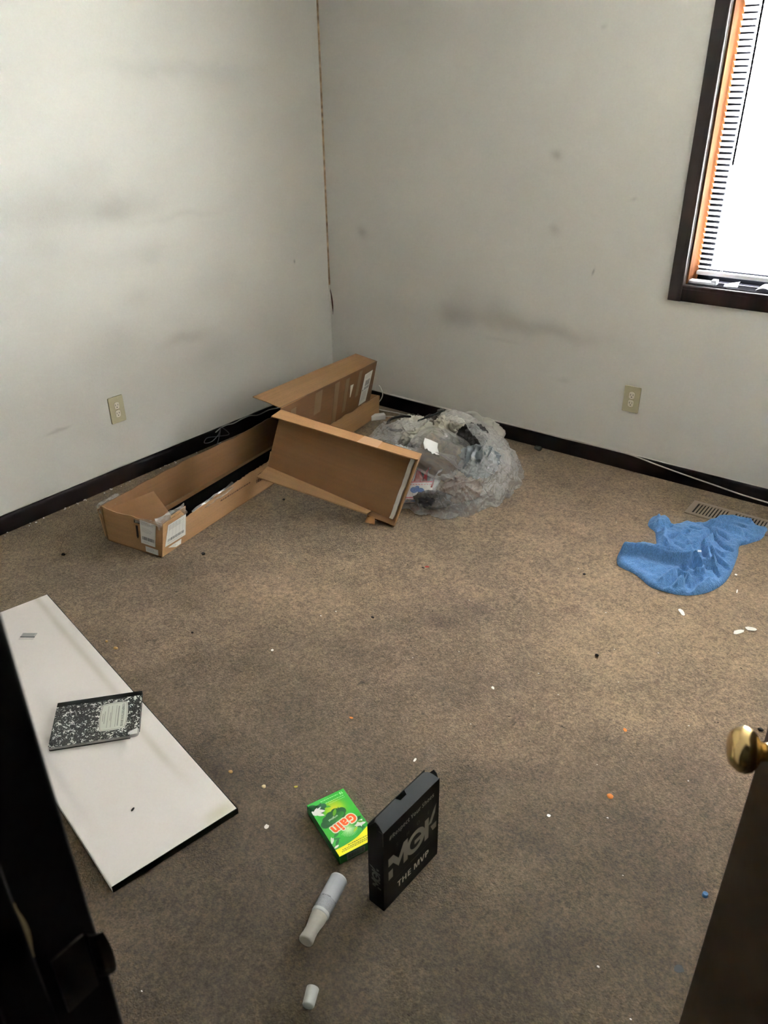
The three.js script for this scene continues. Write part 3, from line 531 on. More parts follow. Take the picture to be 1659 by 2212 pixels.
    g.fillStyle = '#cfeec6'; g.textAlign = 'left'; g.font = 'bold 60px sans-serif'; g.fillText('15', 40, 1035); g.globalAlpha = 0.7; let x = 130; const r2 = rng(9); while (x < 430) { const l = 10 + r2() * 24; g.fillRect(x, 1012, l, 14); x += l + 8; } x = 60; while (x < 360) { const l = 10 + r2() * 24; g.fillRect(x, 950, l, 13); x += l + 8; } for (x = 60; x < 330; x += 26) g.fillRect(x, 912, 17, 11); g.globalAlpha = 1;
  });
  const side = std({ map: canvasTexture(64, 256, (g) => { const q = g.createLinearGradient(0, 0, 0, 256); q.addColorStop(0, '#1b7a33'); q.addColorStop(0.6, '#134f28'); q.addColorStop(1, '#247d35'); g.fillStyle = q; g.fillRect(0, 0, 64, 256); }), roughness: 0.4 });
  part('carton', boxAt(0, W, 0, H - 0.0006, -L, 0, 0.0012), std({ color: 0x156a2c, roughness: 0.4 }), t);
  const f = part('printed_face', new THREE.PlaneGeometry(W - 0.0014, L - 0.0014).rotateX(-Math.PI / 2).rotateY(Math.PI).translate(W / 2, 0, -L / 2), phys({ map: face, roughness: 0.3, clearcoat: 0.4, clearcoatRoughness: 0.2 }), t, 'front print with flowers, leaves and a yellow band'); f.position.y = H - 0.0004;
  const bar = canvasTexture(256, 90, (g) => { g.fillStyle = '#7d8a7c'; g.fillRect(0, 0, 256, 90); bars(g, rng(21), 16, 10, 224, 62); });
  part('barcode', new THREE.BoxGeometry(0.05, 0.02, 0.0004).translate(0.045, 0.0135, 0.0003), std({ map: bar, roughness: 0.5 }), t);
  part('printed_side', new THREE.BoxGeometry(0.0004, 0.02, 0.13).translate(-0.0002, 0.014, -0.1), side, t);
}

// ------------------------------------------------------------------ the black shoe-care box, standing on edge with its lid open
{
  const W = 0.2, H = 0.257, T = 0.0446, t = thing('shoe_care_box', 'flat black shoe-care carton standing upright on the carpet with its top flaps open', 'carton', [2.3587, 0, 2.5809], 1.5151);
  const logo = (g, cx, cy, s, rot = 0) => {    // bold squared letters M G K
    g.save(); g.translate(cx, cy); g.rotate(rot); g.scale(s, s); g.lineJoin = 'miter';
    const poly = (p) => { g.beginPath(); p.forEach(([x, y], i) => (i ? g.lineTo(x, y) : g.moveTo(x, y))); g.closePath(); g.fill(); };
    poly([[-150, 20], [-122, 20], [-122, 72], [-150, 72]]); poly([[-150, -60], [-118, -60], [-84, -8], [-52, -72], [-24, -72], [-24, 60], [-52, 60], [-52, -14], [-84, 42], [-120, -12], [-150, -12]]);
    g.lineWidth = 26; g.beginPath(); g.arc(30, -2, 52, -0.75, Math.PI * 2 - 5.75 + 5.0, true); g.stroke(); poly([[22, -10], [84, -10], [84, 30], [60, 50], [60, 14], [22, 14]]);
    poly([[92, -66], [120, -66], [120, 62], [92, 62]]); poly([[118, -14], [152, -84], [172, -110], [164, -60], [140, -12]]); poly([[134, 6], [176, 6], [176, 44], [150, 44]]);
    g.restore();
  };
  const front = canvasTexture(800, 1028, (g, w, h) => {
    g.fillStyle = '#070706'; g.fillRect(0, 0, w, h);
    g.fillStyle = '#a39e94'; g.textAlign = 'center'; g.font = 'bold 74px sans-serif'; g.fillText('#Respect Your Shoes', 400, 165, 640);
    g.fillStyle = g.strokeStyle = '#8a857a'; logo(g, 390, 520, 2.15);
    g.font = 'bold 66px sans-serif'; g.fillStyle = '#3a3935'; ['S', 'H', 'O', 'E'].forEach((c, i) => g.fillText(c, 190 + i * 150, 330));
    g.fillStyle = '#2e2c28'; g.fillRect(120, 735, 250, 7); g.fillRect(520, 735, 180, 7); g.fillStyle = '#4b4842'; for (let x = 380; x < 510; x += 15) g.fillRect(x, 728, 10, 18);
    g.fillStyle = '#cfc8ba'; g.font = 'bold 112px sans-serif'; g.fillText('THE MVP', 425, 900, 520);
  });
  const sidePrint = canvasTexture(180, 1028, (g, w, h) => { g.fillStyle = '#060606'; g.fillRect(0, 0, w, h); g.fillStyle = g.strokeStyle = '#666663'; logo(g, 92, 640, 0.82, -Math.PI / 2); });
  const blk = (o) => phys({ specularIntensity: 0.22, ...o }), black = blk({ color: 0x080807, roughness: 0.5 }), inside = std({ color: 0x4b4943, roughness: 0.8 }), flapLit = phys({ color: 0x1c2023, roughness: 0.4, specularIntensity: 0.7 });  // flap is the same black, light on it put into its colour
  const uvBox = (x0, x1, y0, y1, z0, z1) => new THREE.BoxGeometry(x1 - x0, y1 - y0, z1 - z0).translate((x0 + x1) / 2, (y0 + y1) / 2, (z0 + z1) / 2);
  const th = 0.0012;
  part('front_panel', uvBox(0, W, 0, H, -th, 0), [black, black, black, black, blk({ map: front, roughness: 0.45 }), black], t);
  part('back_panel', uvBox(0, W, 0, H - 0.004, -T, -T + th), black, t);
  part('side_panel', uvBox(0, th, 0, H - 0.006, -T + th, -th), [black, blk({ map: sidePrint, roughness: 0.45 }), black, black, black, black], t);
  part('side_panel', uvBox(W - th, W, 0, H - 0.03, -T + th, -th), black, t);
  part('bottom_panel', uvBox(th, W - th, 0.0005, th + 0.0005, -T + th, -th), black, t);
  const dust = (x) => { const s = new THREE.Shape(); s.moveTo(0.001, -0.008); s.lineTo(0.001, 0.0); s.lineTo(0.013, 0.016); s.lineTo(0.022, 0.020); s.lineTo(0.037, -0.001); s.lineTo(0.042, -0.010); s.closePath(); return new THREE.ExtrudeGeometry(s, { depth: th, bevelEnabled: false }).rotateY(Math.PI / 2).translate(x, H, 0); };
  part('dust_flap', dust(0), black, t);
  part('dust_flap', (() => { const g = dust(0).rotateZ(-0.35); return g.translate(W - 0.001 - H * Math.sin(0.35), H * (1 - Math.cos(0.35)) - 0.012, 0); })(), black, t);
  const fs = new THREE.Shape(); fs.moveTo(0.002, 0); fs.lineTo(0.001, 0.012); fs.quadraticCurveTo(0.002, 0.033, 0.018, 0.036); fs.lineTo(0.085, 0.037); fs.lineTo(0.090, 0.026); fs.lineTo(0.112, 0.026); fs.lineTo(0.117, 0.037); fs.lineTo(0.182, 0.036); fs.quadraticCurveTo(0.196, 0.034, 0.197, 0.014); fs.lineTo(0.198, 0); fs.closePath();
  part('top_flap', new THREE.ExtrudeGeometry(fs, { depth: th, bevelEnabled: false, curveSegments: 6 }).rotateX(-Math.PI / 2 + 0.16).translate(0, H - 0.0006, -0.0004), flapLit, t, 'black top flap folded back, toned lighter for the light on it, with a thumb notch');
  part('cut_edge', [new THREE.BoxGeometry(0.0009, 0.04, 0.0009).translate(0, H - 0.02, 0), new THREE.BoxGeometry(0.0009, 0.0009, 0.012).translate(0, H, -0.006)], inside, t);
}

// ------------------------------------------------------------------ the white bottle and its loose clear cap
{
  const t = thing('bottle', 'white plastic bottle with tapered neck lying on its side beside the black carton', 'bottle', [2.233, 0.0212, 2.588], Math.atan2(0.041, 0.163));
  const lathe = (p) => new THREE.LatheGeometry(p.map(([r, y]) => new THREE.Vector2(r, y)), 48).rotateX(Math.PI / 2);
  const n = makeNoise(91);
  const wrap = pixelTexture(512, 256, (u, v) => { const k = v < 0.34 ? 0.80 + 0.10 * n.fbm(u * 60, v * 90, 2) : 0.9 + 0.02 * n(u * 8, v * 8); const line = v > 0.33 && v < 0.36 && n(u * 50, 2) > -0.1 ? -0.2 : 0; return [206 * (k + line), 209 * (k + line), 212 * (k + line)]; });
  part('body', lathe([[0.0001, 0.0], [0.0165, 0.0], [0.0195, 0.001], [0.0209, 0.0035], [0.0209, 0.098], [0.0205, 0.1], [0.0190, 0.1012]]), phys({ color: 0xc9ccc9, roughness: 0.32, clearcoat: 0.3 }), t);
  part('label', new THREE.CylinderGeometry(0.0212, 0.0212, 0.088, 48, 1, true).rotateX(-Math.PI / 2).translate(0, 0, 0.049), phys({ map: wrap, roughness: 0.25, clearcoat: 0.5, side: THREE.DoubleSide }), t);
  part('neck', lathe([[0.0190, 0.1], [0.0193, 0.106], [0.0183, 0.116], [0.0160, 0.128], [0.0148, 0.138], [0.0150, 0.150], [0.0162, 0.158], [0.0166, 0.164], [0.0155, 0.1675], [0.012, 0.1672], [0.0001, 0.1665]]), phys({ color: 0xc9c4b8, roughness: 0.4, transmission: 0.15, thickness: 0 }), t);
  const c = single('loose_cap', (() => { const p = [[0.0001, 0.036], [0.0095, 0.036], [0.0115, 0.0335], [0.0125, 0.0], [0.0132, 0.0], [0.0122, 0.0342], [0.010, 0.037], [0.0001, 0.0372]].map(([r, y]) => new THREE.Vector2(r, y)); return new THREE.LatheGeometry(p, 32).rotateX(Math.PI / 2); })(), phys({ color: 0xf4f6f2, roughness: 0.3, transmission: 0.5, thickness: 0, ior: 1.45 }), 'small clear plastic bottle cap lying alone on the carpet near the doorway', 'cap');
  c.position.set(2.350, 0.0132, 2.812); c.rotation.y = Math.atan2(0.016, 0.032);
}

// ------------------------------------------------------------------ the blue towel
{
  const outline = [[2.206,.871],[2.175,.791],[2.179,.764],[2.209,.752],[2.222,.717],[2.209,.688],[2.218,.657],[2.244,.647],[2.271,.642],[2.246,.57],[2.228,.531],[2.192,.504],[2.177,.471],[2.176,.421],[2.197,.395],[2.223,.381],[2.259,.422],[2.267,.443],[2.292,.403],[2.306,.371],[2.339,.368],[2.369,.341],[2.382,.304],[2.42,.26],[2.464,.227],[2.528,.203],[2.561,.238],[2.6,.236],[2.604,.275],[2.599,.341],[2.584,.372],[2.563,.413],[2.546,.441],[2.559,.509],[2.569,.586],[2.578,.686],[2.576,.756],[2.56,.823],[2.535,.874],[2.498,.914],[2.454,.938],[2.412,.944],[2.367,.945],[2.317,.914],[2.276,.891],[2.238,.884]];
  // [points, height in metres (negative: a valley), half width]
  const folds = [
    [[[2.189,.798],[2.235,.775],[2.271,.771],[2.325,.777],[2.379,.774],[2.428,.738]], .030, .016], [[[2.424,.723],[2.47,.725],[2.512,.677]], .016, .012],
    [[[2.25,.752],[2.283,.757],[2.331,.755],[2.40,.742]], -.020, .008], [[[2.459,.751],[2.464,.748]], -.045, .017], [[[2.434,.788],[2.426,.780]], -.030, .012], [[[2.445,.722],[2.485,.738],[2.497,.770],[2.478,.795]], .018, .008],
    [[[2.48,.745],[2.523,.713],[2.546,.748]], -.014, .008], [[[2.426,.82],[2.42,.901],[2.402,.947]], -.014, .010], [[[2.445,.823],[2.475,.878]], -.016, .009], [[[2.503,.806],[2.491,.915]], -.012, .009],
    [[[2.41,.84],[2.39,.91]], .012, .014], [[[2.46,.83],[2.445,.91]], .014, .010], [[[2.53,.80],[2.52,.88]], .010, .012],
    [[[2.307,.568],[2.341,.512],[2.349,.486]], -.018, .009], [[[2.348,.444],[2.38,.442]], -.016, .008], [[[2.313,.654],[2.358,.669]], -.014, .009], [[[2.431,.436],[2.421,.545],[2.395,.613]], -.016, .010], [[[2.445,.43],[2.438,.54],[2.415,.62]], .014, .010],
    [[[2.428,.569],[2.467,.655]], -.015, .008], [[[2.445,.467],[2.493,.521],[2.534,.53]], -.014, .008], [[[2.475,.592],[2.515,.637],[2.558,.669]], -.015, .009], [[[2.486,.565],[2.522,.595]], -.012, .007], [[[2.455,.56],[2.495,.61],[2.54,.65]], .010, .010], [[[2.46,.60],[2.49,.67],[2.53,.71]], .010, .009],
    [[[2.445,.319],[2.491,.307],[2.525,.314]], -.016, .008], [[[2.387,.384],[2.444,.426],[2.493,.442]], -.014, .008], [[[2.546,.362],[2.567,.397]], -.014, .008], [[[2.42,.30],[2.47,.27],[2.53,.25]], .014, .012], [[[2.40,.36],[2.46,.38],[2.52,.37]], .014, .012],
    [[[2.274,.472],[2.245,.535]], -.016, .007], [[[2.24,.544],[2.249,.59]], -.010, .006], [[[2.255,.45],[2.225,.50],[2.21,.45]], .016, .012], [[[2.265,.53],[2.285,.60],[2.31,.63]], .012, .010], [[[2.33,.55],[2.37,.58],[2.42,.66]], .010, .014], [[[2.29,.70],[2.34,.70],[2.40,.69]], .012, .014], [[[2.31,.725],[2.38,.715],[2.42,.70]], -.012, .007], [[[2.34,.61],[2.38,.635]], -.008, .008]];
  const segD = (x, y, ax, ay, bx, by) => { const dx = bx - ax, dy = by - ay, t = clamp(((x - ax) * dx + (y - ay) * dy) / (dx * dx + dy * dy || 1)); return Math.hypot(x - ax - t * dx, y - ay - t * dy); };
  // rounded outline
  const curve = new THREE.CatmullRomCurve3(outline.map(([x, z]) => V(x, 0, z)), true, 'centripetal'), ring = curve.getPoints(260).slice(0, 260).map((p) => [p.x, p.z]);
  const inside = (x, y) => { let c = false; for (let i = 0, j = ring.length - 1; i < ring.length; j = i++) { const [xi, yi] = ring[i], [xj, yj] = ring[j]; if ((yi > y) !== (yj > y) && x < ((xj - xi) * (y - yi)) / (yj - yi) + xi) c = !c; } return c; };
  const edge = (x, y) => { let m = 9; for (let i = 0, j = ring.length - 1; i < ring.length; j = i++) m = Math.min(m, segD(x, y, ...ring[i], ...ring[j])); return m; };
  const n = makeNoise(55), x0 = 2.15, x1 = 2.63, z0 = .18, z1 = .97, h = 0.0042, NX = Math.round((x1 - x0) / h), NZ = Math.round((z1 - z0) / h), idx = new Int32Array((NX + 1) * (NZ + 1)).fill(-1), pos = [], uv = [], tri = [], D = [];
  const height = (x, z, d) => {
    let y = 0.020 * Math.sqrt(clamp(1 - (1 - clamp(d / 0.020)) ** 2)) + 0.012 * smooth(0.02, 0.12, d);
    let f = 0;
    for (const [pts, a, w] of folds) { let m = 9; for (let i = 0; i + 1 < pts.length; i++) m = Math.min(m, segD(x, z, ...pts[i], ...pts[i + 1])); if (m < w * 3.2) { const e = Math.exp(-((m / w) ** 2)); f += (a < 0 ? 2.0 : 1.6) * a * Math.exp(-((m / (w * 0.85)) ** 2)); } }
    y += f * smooth(0, 0.02, d);
    // the turned-up front lip falls away steeply into the pocket behind it
    y += (0.006 * n.fbm(x * 22, z * 22, 3) + 0.003 * n(x * 70, z * 70)) * smooth(0, 0.02, d);
    return Math.max(y, 0.004 + 0.004 * smooth(0, 0.01, d));
  };
  for (let j = 0; j <= NZ; j++) for (let i = 0; i <= NX; i++) {
    const x = x0 + i * h, z = z0 + j * h, ins = inside(x, z), d = edge(x, z);
    if (!ins && d > h * 1.1) continue;
    idx[j * (NX + 1) + i] = pos.length / 3; let X = x, Z = z;
    if (!ins) { // pull the outermost row onto the outline
      let m = 9, bx = x, bz = z; for (let k = 0, q = ring.length - 1; k < ring.length; q = k++) { const [ax, az] = ring[q], [cx, cz] = ring[k], dx = cx - ax, dz = cz - az, t = clamp(((x - ax) * dx + (z - az) * dz) / (dx * dx + dz * dz || 1)), px = ax + t * dx, pz = az + t * dz, dd = Math.hypot(x - px, z - pz); if (dd < m) { m = dd; bx = px; bz = pz; } }
      X = bx; Z = bz;
    }
    pos.push(X, ins ? height(x, z, d) : 0.0015, Z); uv.push(X, Z);
  }
  for (let j = 0; j < NZ; j++) for (let i = 0; i < NX; i++) {
    const a = idx[j * (NX + 1) + i], b = idx[j * (NX + 1) + i + 1], c = idx[(j + 1) * (NX + 1) + i + 1], e = idx[(j + 1) * (NX + 1) + i];
    if (a >= 0 && e >= 0 && c >= 0) tri.push(a, e, c); if (a >= 0 && c >= 0 && b >= 0) tri.push(a, c, b);
    if (a < 0 && b >= 0 && c >= 0 && e >= 0) tri.push(b, e, c); if (c < 0 && a >= 0 && b >= 0 && e >= 0) tri.push(a, e, b);
  }
  const g = new THREE.BufferGeometry(); g.setAttribute('position', new THREE.Float32BufferAttribute(pos, 3)); g.setAttribute('uv', new THREE.Float32BufferAttribute(uv, 2)); g.setIndex(tri); g.computeVertexNormals();
  g.translate(-2.4, 0, -.6);
  const tb = pixelTexture(512, 512, (u, v) => 128 + 70 * nz(u * 128, v * 128) + 50 * nz2(u * 256, v * 256), false); tb.repeat.set(1 / 0.26, 1 / 0.26);
  const tm = pixelTexture(512, 512, (u, v) => { const k = 1 + 0.10 * nz2(u * 128, v * 128) + 0.10 * nz(u * 256, v * 256) + 0.06 * nz2.fbm(u * 6, v * 6, 3); return [80 * k, 122 * k, 168 * k]; }); tm.repeat.set(1 / 0.26, 1 / 0.26);
  const t = thing('towel', 'crumpled sky blue terry towel lying on the carpet beside the floor vent', 'towel', [2.4, 0, .6]);
  part('cloth', g, phys({ map: tm, roughness: 1, bumpMap: tb, bumpScale: 0.003, sheen: 0.5, sheenRoughness: 0.5, sheenColor: new THREE.Color(0.35, 0.5, 0.7), side: THREE.DoubleSide }), t);
  part('hem', tube([[2.189,.798],[2.235,.775],[2.271,.771],[2.325,.777],[2.379,.774],[2.415,.750]].map(([x, z], i) => [x - 2.4, [.034, .052, .056, .056, .056, .05][i], z - .6]), 0.0045, 40, 6), phys({ map: tm, roughness: 1, sheen: 0.5, sheenColor: new THREE.Color(0.35, 0.5, 0.7) }), t);
  part('care_label', new THREE.BoxGeometry(0.014, 0.001, 0.009).rotateX(0.5).rotateY(0.5).translate(.045, .047, .055), std({ color: 0xe9ecef, roughness: 0.7 }), t, 'small white label');
}

// ------------------------------------------------------------------ the clear rubbish bag and what shows in it
{
  const C = V(1.19, 0, .63), n = makeNoise(66), m = makeNoise(67), G = V(1.405, .165, .80);
  const rid = (x, y) => 1 - Math.abs(n(x, y)) * 2;
  // dir -> point on the film
  const film = (th, ph) => {
    const s = Math.sin(ph), c = Math.cos(ph), d = V(Math.cos(th) * s, c, Math.sin(th) * s);
    const ax = Math.abs(d.x) ** 2.3 / .40 ** 2.3 + Math.abs(d.z) ** 2.3 / .37 ** 2.3 + Math.abs(Math.max(d.y, 0)) ** 2.3 / .30 ** 2.3 + Math.abs(Math.min(d.y, 0)) ** 2 / .12 ** 2;
    let r = ax ** (-1 / 2.25);
    const bulge = 1 + 0.045 * n(Math.cos(th) * 1.6 + 5, Math.sin(th) * 1.6 + c * 1.4) + 0.03 * n(d.x * 3 + 9, d.z * 3 + d.y * 3);
    const p0 = d.clone().multiplyScalar(r * bulge).add(C);
    // folds gather towards the twisted neck G
    const q = p0.clone().sub(G), dist = q.length(), ang = Math.atan2(q.y * 1.2 + q.x * 0.3, q.z - q.x);
    const gather = Math.exp(-dist / 0.16);
    let w = 0.016 * gather * Math.sin(ang * 13 + 2 * n(dist * 12, 3)) - 0.05 * Math.exp(-((dist / 0.06) ** 2));
    w += 0.007 * (rid(d.x * 4 + d.y * 2, d.z * 4 - d.y * 3) - 0.5) + 0.006 * (1 - Math.abs(m(d.x * 9 + 3, d.z * 9 + d.y * 8)) * 2) + 0.004 * m(d.x * 24, d.z * 24 + d.y * 20);
    w += 0.012 * smooth(0.5, -0.2, c) * Math.sin(th * 17 + 3 * n(th * 2, c * 4));
    // fine crinkles, long along the pull of the film
    const cu = ang * 5 + 3 * n(d.x * 3, d.z * 3), cv = dist * 9;
    w += 0.0055 * (1 - Math.abs(n(cu * 1.9 + 4 * d.y, cv)) * 2.4) * smooth(0.9, 0.2, c) + 0.0035 * (1 - Math.abs(m(d.x * 17 + d.y * 9, d.z * 17 - d.y * 12)) * 2.2) + 0.0016 * m(d.x * 60, d.z * 60 + d.y * 50);
    const p = p0.addScaledVector(d, w);
    if (p.y < 0.004) { p.y = 0.003 + 0.002 * Math.abs(n(th * 12, 1)); }
    return p;
  };
  const NT = 420, NP = 230, P = [], pos = [], uv = [], tri = [];
  for (let j = 0; j <= NP; j++) for (let i = 0; i < NT; i++) { const p = film((i / NT) * Math.PI * 2, (j / NP) * Math.PI * 0.66 + 0.001); P.push(p); pos.push(p.x, p.y, p.z); uv.push(i / NT * 2, j / NP); }
  // the torn mouth: an irregular hole over the food tray and the rumpled cloth
  const open = (p) => {
    const a = p.clone().sub(V(1.29, .235, .76)), b = p.clone().sub(V(1.04, .27, .56)), k = 1 + 0.25 * n(p.x * 14, p.z * 14 + p.y * 9);
    return a.length() < 0.165 * k || b.length() < 0.14 * k;
  };
  for (let j = 0; j < NP; j++) for (let i = 0; i < NT; i++) {
    const a = j * NT + i, b = j * NT + ((i + 1) % NT), c = b + NT, d = a + NT;
    for (const [x, y, z] of [[a, b, c], [a, c, d]]) { const q = P[x].clone().add(P[y]).add(P[z]).multiplyScalar(1 / 3); if (!open(q)) tri.push(x, z, y); }
  }
  const g = new THREE.BufferGeometry(); g.setAttribute('position', new THREE.Float32BufferAttribute(pos, 3)); g.setAttribute('uv', new THREE.Float32BufferAttribute(uv, 2)); g.setIndex(tri); g.computeVertexNormals();
  g.translate(-C.x, 0, -C.z);
  const t = thing('rubbish_bag', 'full clear plastic rubbish bag slumped on the carpet beside the cardboard cartons', 'bag', [C.x, 0, C.z]);
  const creases = pixelTexture(1024, 512, (u, v) => { const x = u * 26, y = v * 13, a = 1 - Math.abs(n(x + 0.8 * m(x, y), y * 1.2)) * 2.2, b = 1 - Math.abs(m(x * 2.3 + y, y * 2.6 - x * 0.7)) * 2; return 90 + 110 * Math.max(0, a) ** 3 + 60 * Math.max(0, b) ** 3; }, false);
  const filmM = phys({ color: new THREE.Color(0.95, 0.94, 0.93), roughness: 0.12, transmission: 0.80, thickness: 0, ior: 1.85, side: THREE.DoubleSide, bumpMap: creases, bumpScale: 0.012 });
  part('film', g, filmM, t);
  part('twisted_neck', sheet((u, v) => { const a = v * 5.5 + u * 2, r = 0.012 + 0.045 * u * u * (0.7 + 0.4 * Math.sin(a * 3)); return V(G.x - C.x + 0.07 * (1 - u) * 0.3 + r * Math.cos(a) - 0.03 * u, G.y + 0.02 + 0.05 * u + 0.3 * r * Math.sin(a), G.z - C.z + r * Math.sin(a) * 0.8 + 0.02); }, 10, 30, 0.0004), filmM, t);
  // lumps that fill the bag: crumpled rags, paper and packaging seen dimly through the film
  const crumple = (seed, sx, sy, sz, rough = 0.22, f = 2.4) => {
    const q = makeNoise(seed), geo = new THREE.IcosahedronGeometry(1, 22), p = geo.attributes.position;
    for (let i = 0; i < p.count; i++) { const x = p.getX(i), y = p.getY(i), z = p.getZ(i); const r = 1 + rough * (1 - 2.2 * Math.abs(q(x * f + z * 0.6 + 7, y * f + z * f))) + rough * 0.45 * (1 - 2 * Math.abs(q(x * f * 2.3 - z, y * f * 2.3 + z * 2))); p.setXYZ(i, x * r * sx, y * r * sy, z * r * sz); } geo.computeBoundingBox(); { const b = geo.boundingBox, k = [sx / Math.max(b.max.x, -b.min.x), sy / Math.max(b.max.y, -b.min.y), sz / Math.max(b.max.z, -b.min.z)]; for (let i = 0; i < p.count; i++) p.setXYZ(i, p.getX(i) * k[0], p.getY(i) * k[1], p.getZ(i) * k[2]); }
    const w = mergeVertices(geo.deleteAttribute('normal').deleteAttribute('uv') && geo, 1e-4); w.computeVertexNormals(); return w;
  };
  const lump = (name, label, cat, seed, [x, y, z], [sx, sy, sz], mat, turn = 0, rough, f) => { const o = single(name, crumple(seed, sx, sy, sz, rough, f), mat, label, cat); o.position.set(x, y, z); o.rotation.y = turn; return o; };
  lump('crumpled_shirt', 'rumpled off-white shirt with black trim at the upper left of the clear bag', 'clothing', 301, [1.00, .165, .555], [.115, .085, .10], std({ color: 0xc4bfb0, roughness: 0.95 }), 0.5, .30, 3.2);
  lump('crumpled_cloth', 'crumpled cream cloth bunched behind the food tray in the clear bag', 'cloth', 302, [1.16, .185, .47], [.085, .075, .10], std({ color: 0xcac3b2, roughness: 0.95 }), 1.2, .34, 3.6);
  const loop = single('black_strap', tube([[1.00, .255, .585], [.955, .250, .60], [.915, .235, .635], [.925, .215, .675], [.975, .210, .685], [1.01, .215, .67]], 0.006, 50, 6), std({ color: 0x0d0d0d, roughness: 0.7 }), 'curved black strap looping over the rumpled off-white shirt', 'strap');
  single('black_ribbon', sheet((u, v) => V(1.105 - .045 * u + .010 * v, .272 - .014 * u, .455 + .15 * u + (.002 + .016 * u) * v), 12, 3, 0.003), std({ color: 0x15201d, roughness: 0.7 }), 'narrow dark ribbon running between the two pale cloths', 'ribbon');
  lump('crumpled_sock', 'black and white patterned cloth bundled right of the food tray', 'cloth', 303, [1.325, .215, .535], [.075, .065, .07], std({ map: pixelTexture(128, 128, (u, v) => { const k = nz(u * 14, v * 14) > 0.05 ? 160 : 22; return [k, k * 0.96, k * 0.95]; }), color: new THREE.Color(0.9, 0.86, 0.86), roughness: 0.9 }), 0.2, .3, 3.2);
  lump('grey_plastic_bag', 'knotted blue-grey plastic carrier bag on the right side of the clear bag', 'bag', 304, [1.44, .165, .665], [.105, .085, .075], phys({ color: new THREE.Color(0.06, 0.075, 0.08), roughness: 0.28, clearcoat: 0.3 }), 0.6, .28, 2.6);
  lump('brown_paper', 'crushed brown paper at the right end of the clear bag', 'paper', 305, [1.43, .075, .80], [.105, .065, .065], std({ color: 0x6e5746, roughness: 0.9 }), 0.8, .28, 2.8);
  lump('dark_packaging', 'crushed black packaging low at the front of the clear bag', 'packaging', 306, [1.36, .05, .915], [.09, .042, .05], std({ color: 0x191716, roughness: 0.7 }), 0.6, .2, 2.6);
  lump('grey_paper', 'crumpled pale grey paper at the back of the clear bag', 'paper', 307, [1.19, .13, .345], [.20, .125, .065], std({ color: 0xa39e93, roughness: 0.95 }), 0.1, .22, 2.4);
  lump('white_plastic_bag', 'thin white plastic carrier bag at the left of the clear bag', 'bag', 308, [1.015, .085, .735], [.10, .075, .075], phys({ color: 0xdfe4e6, roughness: 0.4, transmission: 0.3, thickness: 0 }), 0.9, .28, 3.0);
  // red and white striped carrier
  { const q = makeNoise(70); single('striped_carrier_bag', sheet((u, v) => V(1.19 + .16 * u + .012 * q(u * 5, v * 4), .165 - .11 * v + .015 * q(u * 6, 3), .835 + .0 * u + .045 * v + .016 * Math.sin(u * 22 + v * 3)), 30, 16, 0.0008), std({ map: canvasTexture(256, 128, (g) => { g.fillStyle = '#d8d8da'; g.fillRect(0, 0, 256, 128); g.fillStyle = '#9d1020'; g.fillRect(70, 0, 34, 128); g.fillRect(140, 0, 26, 128); g.fillRect(205, 0, 20, 128); g.fillStyle = '#7d8489'; g.fillRect(20, 0, 22, 128); }), roughness: 0.35 }), 'white plastic carrier with red stripes under the food tray', 'bag'); }
  // printed packet lying at the bottom front
  { const pr = canvasTexture(256, 128, (g) => { g.fillStyle = '#dcd6d6'; g.fillRect(0, 0, 256, 128); g.fillStyle = '#c9606a'; g.fillRect(0, 0, 256, 9); g.fillRect(0, 112, 256, 9); g.fillStyle = '#2c66ad'; g.beginPath(); g.arc(150, 62, 22, 0, 7); g.fill(); g.beginPath(); g.arc(188, 68, 20, 0, 7); g.fill(); g.beginPath(); g.arc(168, 44, 12, 0, 7); g.fill(); g.fillStyle = '#6f86b6'; for (let x = 20; x < 116; x += 20) g.fillRect(x, 48, 14, 30); g.fillStyle = '#d07b80'; for (let x = 14; x < 240; x += 16) g.fillRect(x, 20, 10, 6); });
    const b = single('printed_packet', new THREE.BoxGeometry(.20, .035, .09), [std({ color: 0x2f5f92, roughness: 0.5 }), std({ color: 0x2f5f92, roughness: 0.5 }), std({ map: pr, roughness: 0.4 }), std({ color: 0xd0cccc, roughness: 0.5 }), std({ map: pr, roughness: 0.4 }), std({ color: 0xd0cccc, roughness: 0.5 })], 'white packet printed in red and blue at the bottom front of the clear bag', 'packet'); b.position.set(1.25, .060, .93); b.rotation.set(0.6, 0.62, 0.05, 'YXZ'); }
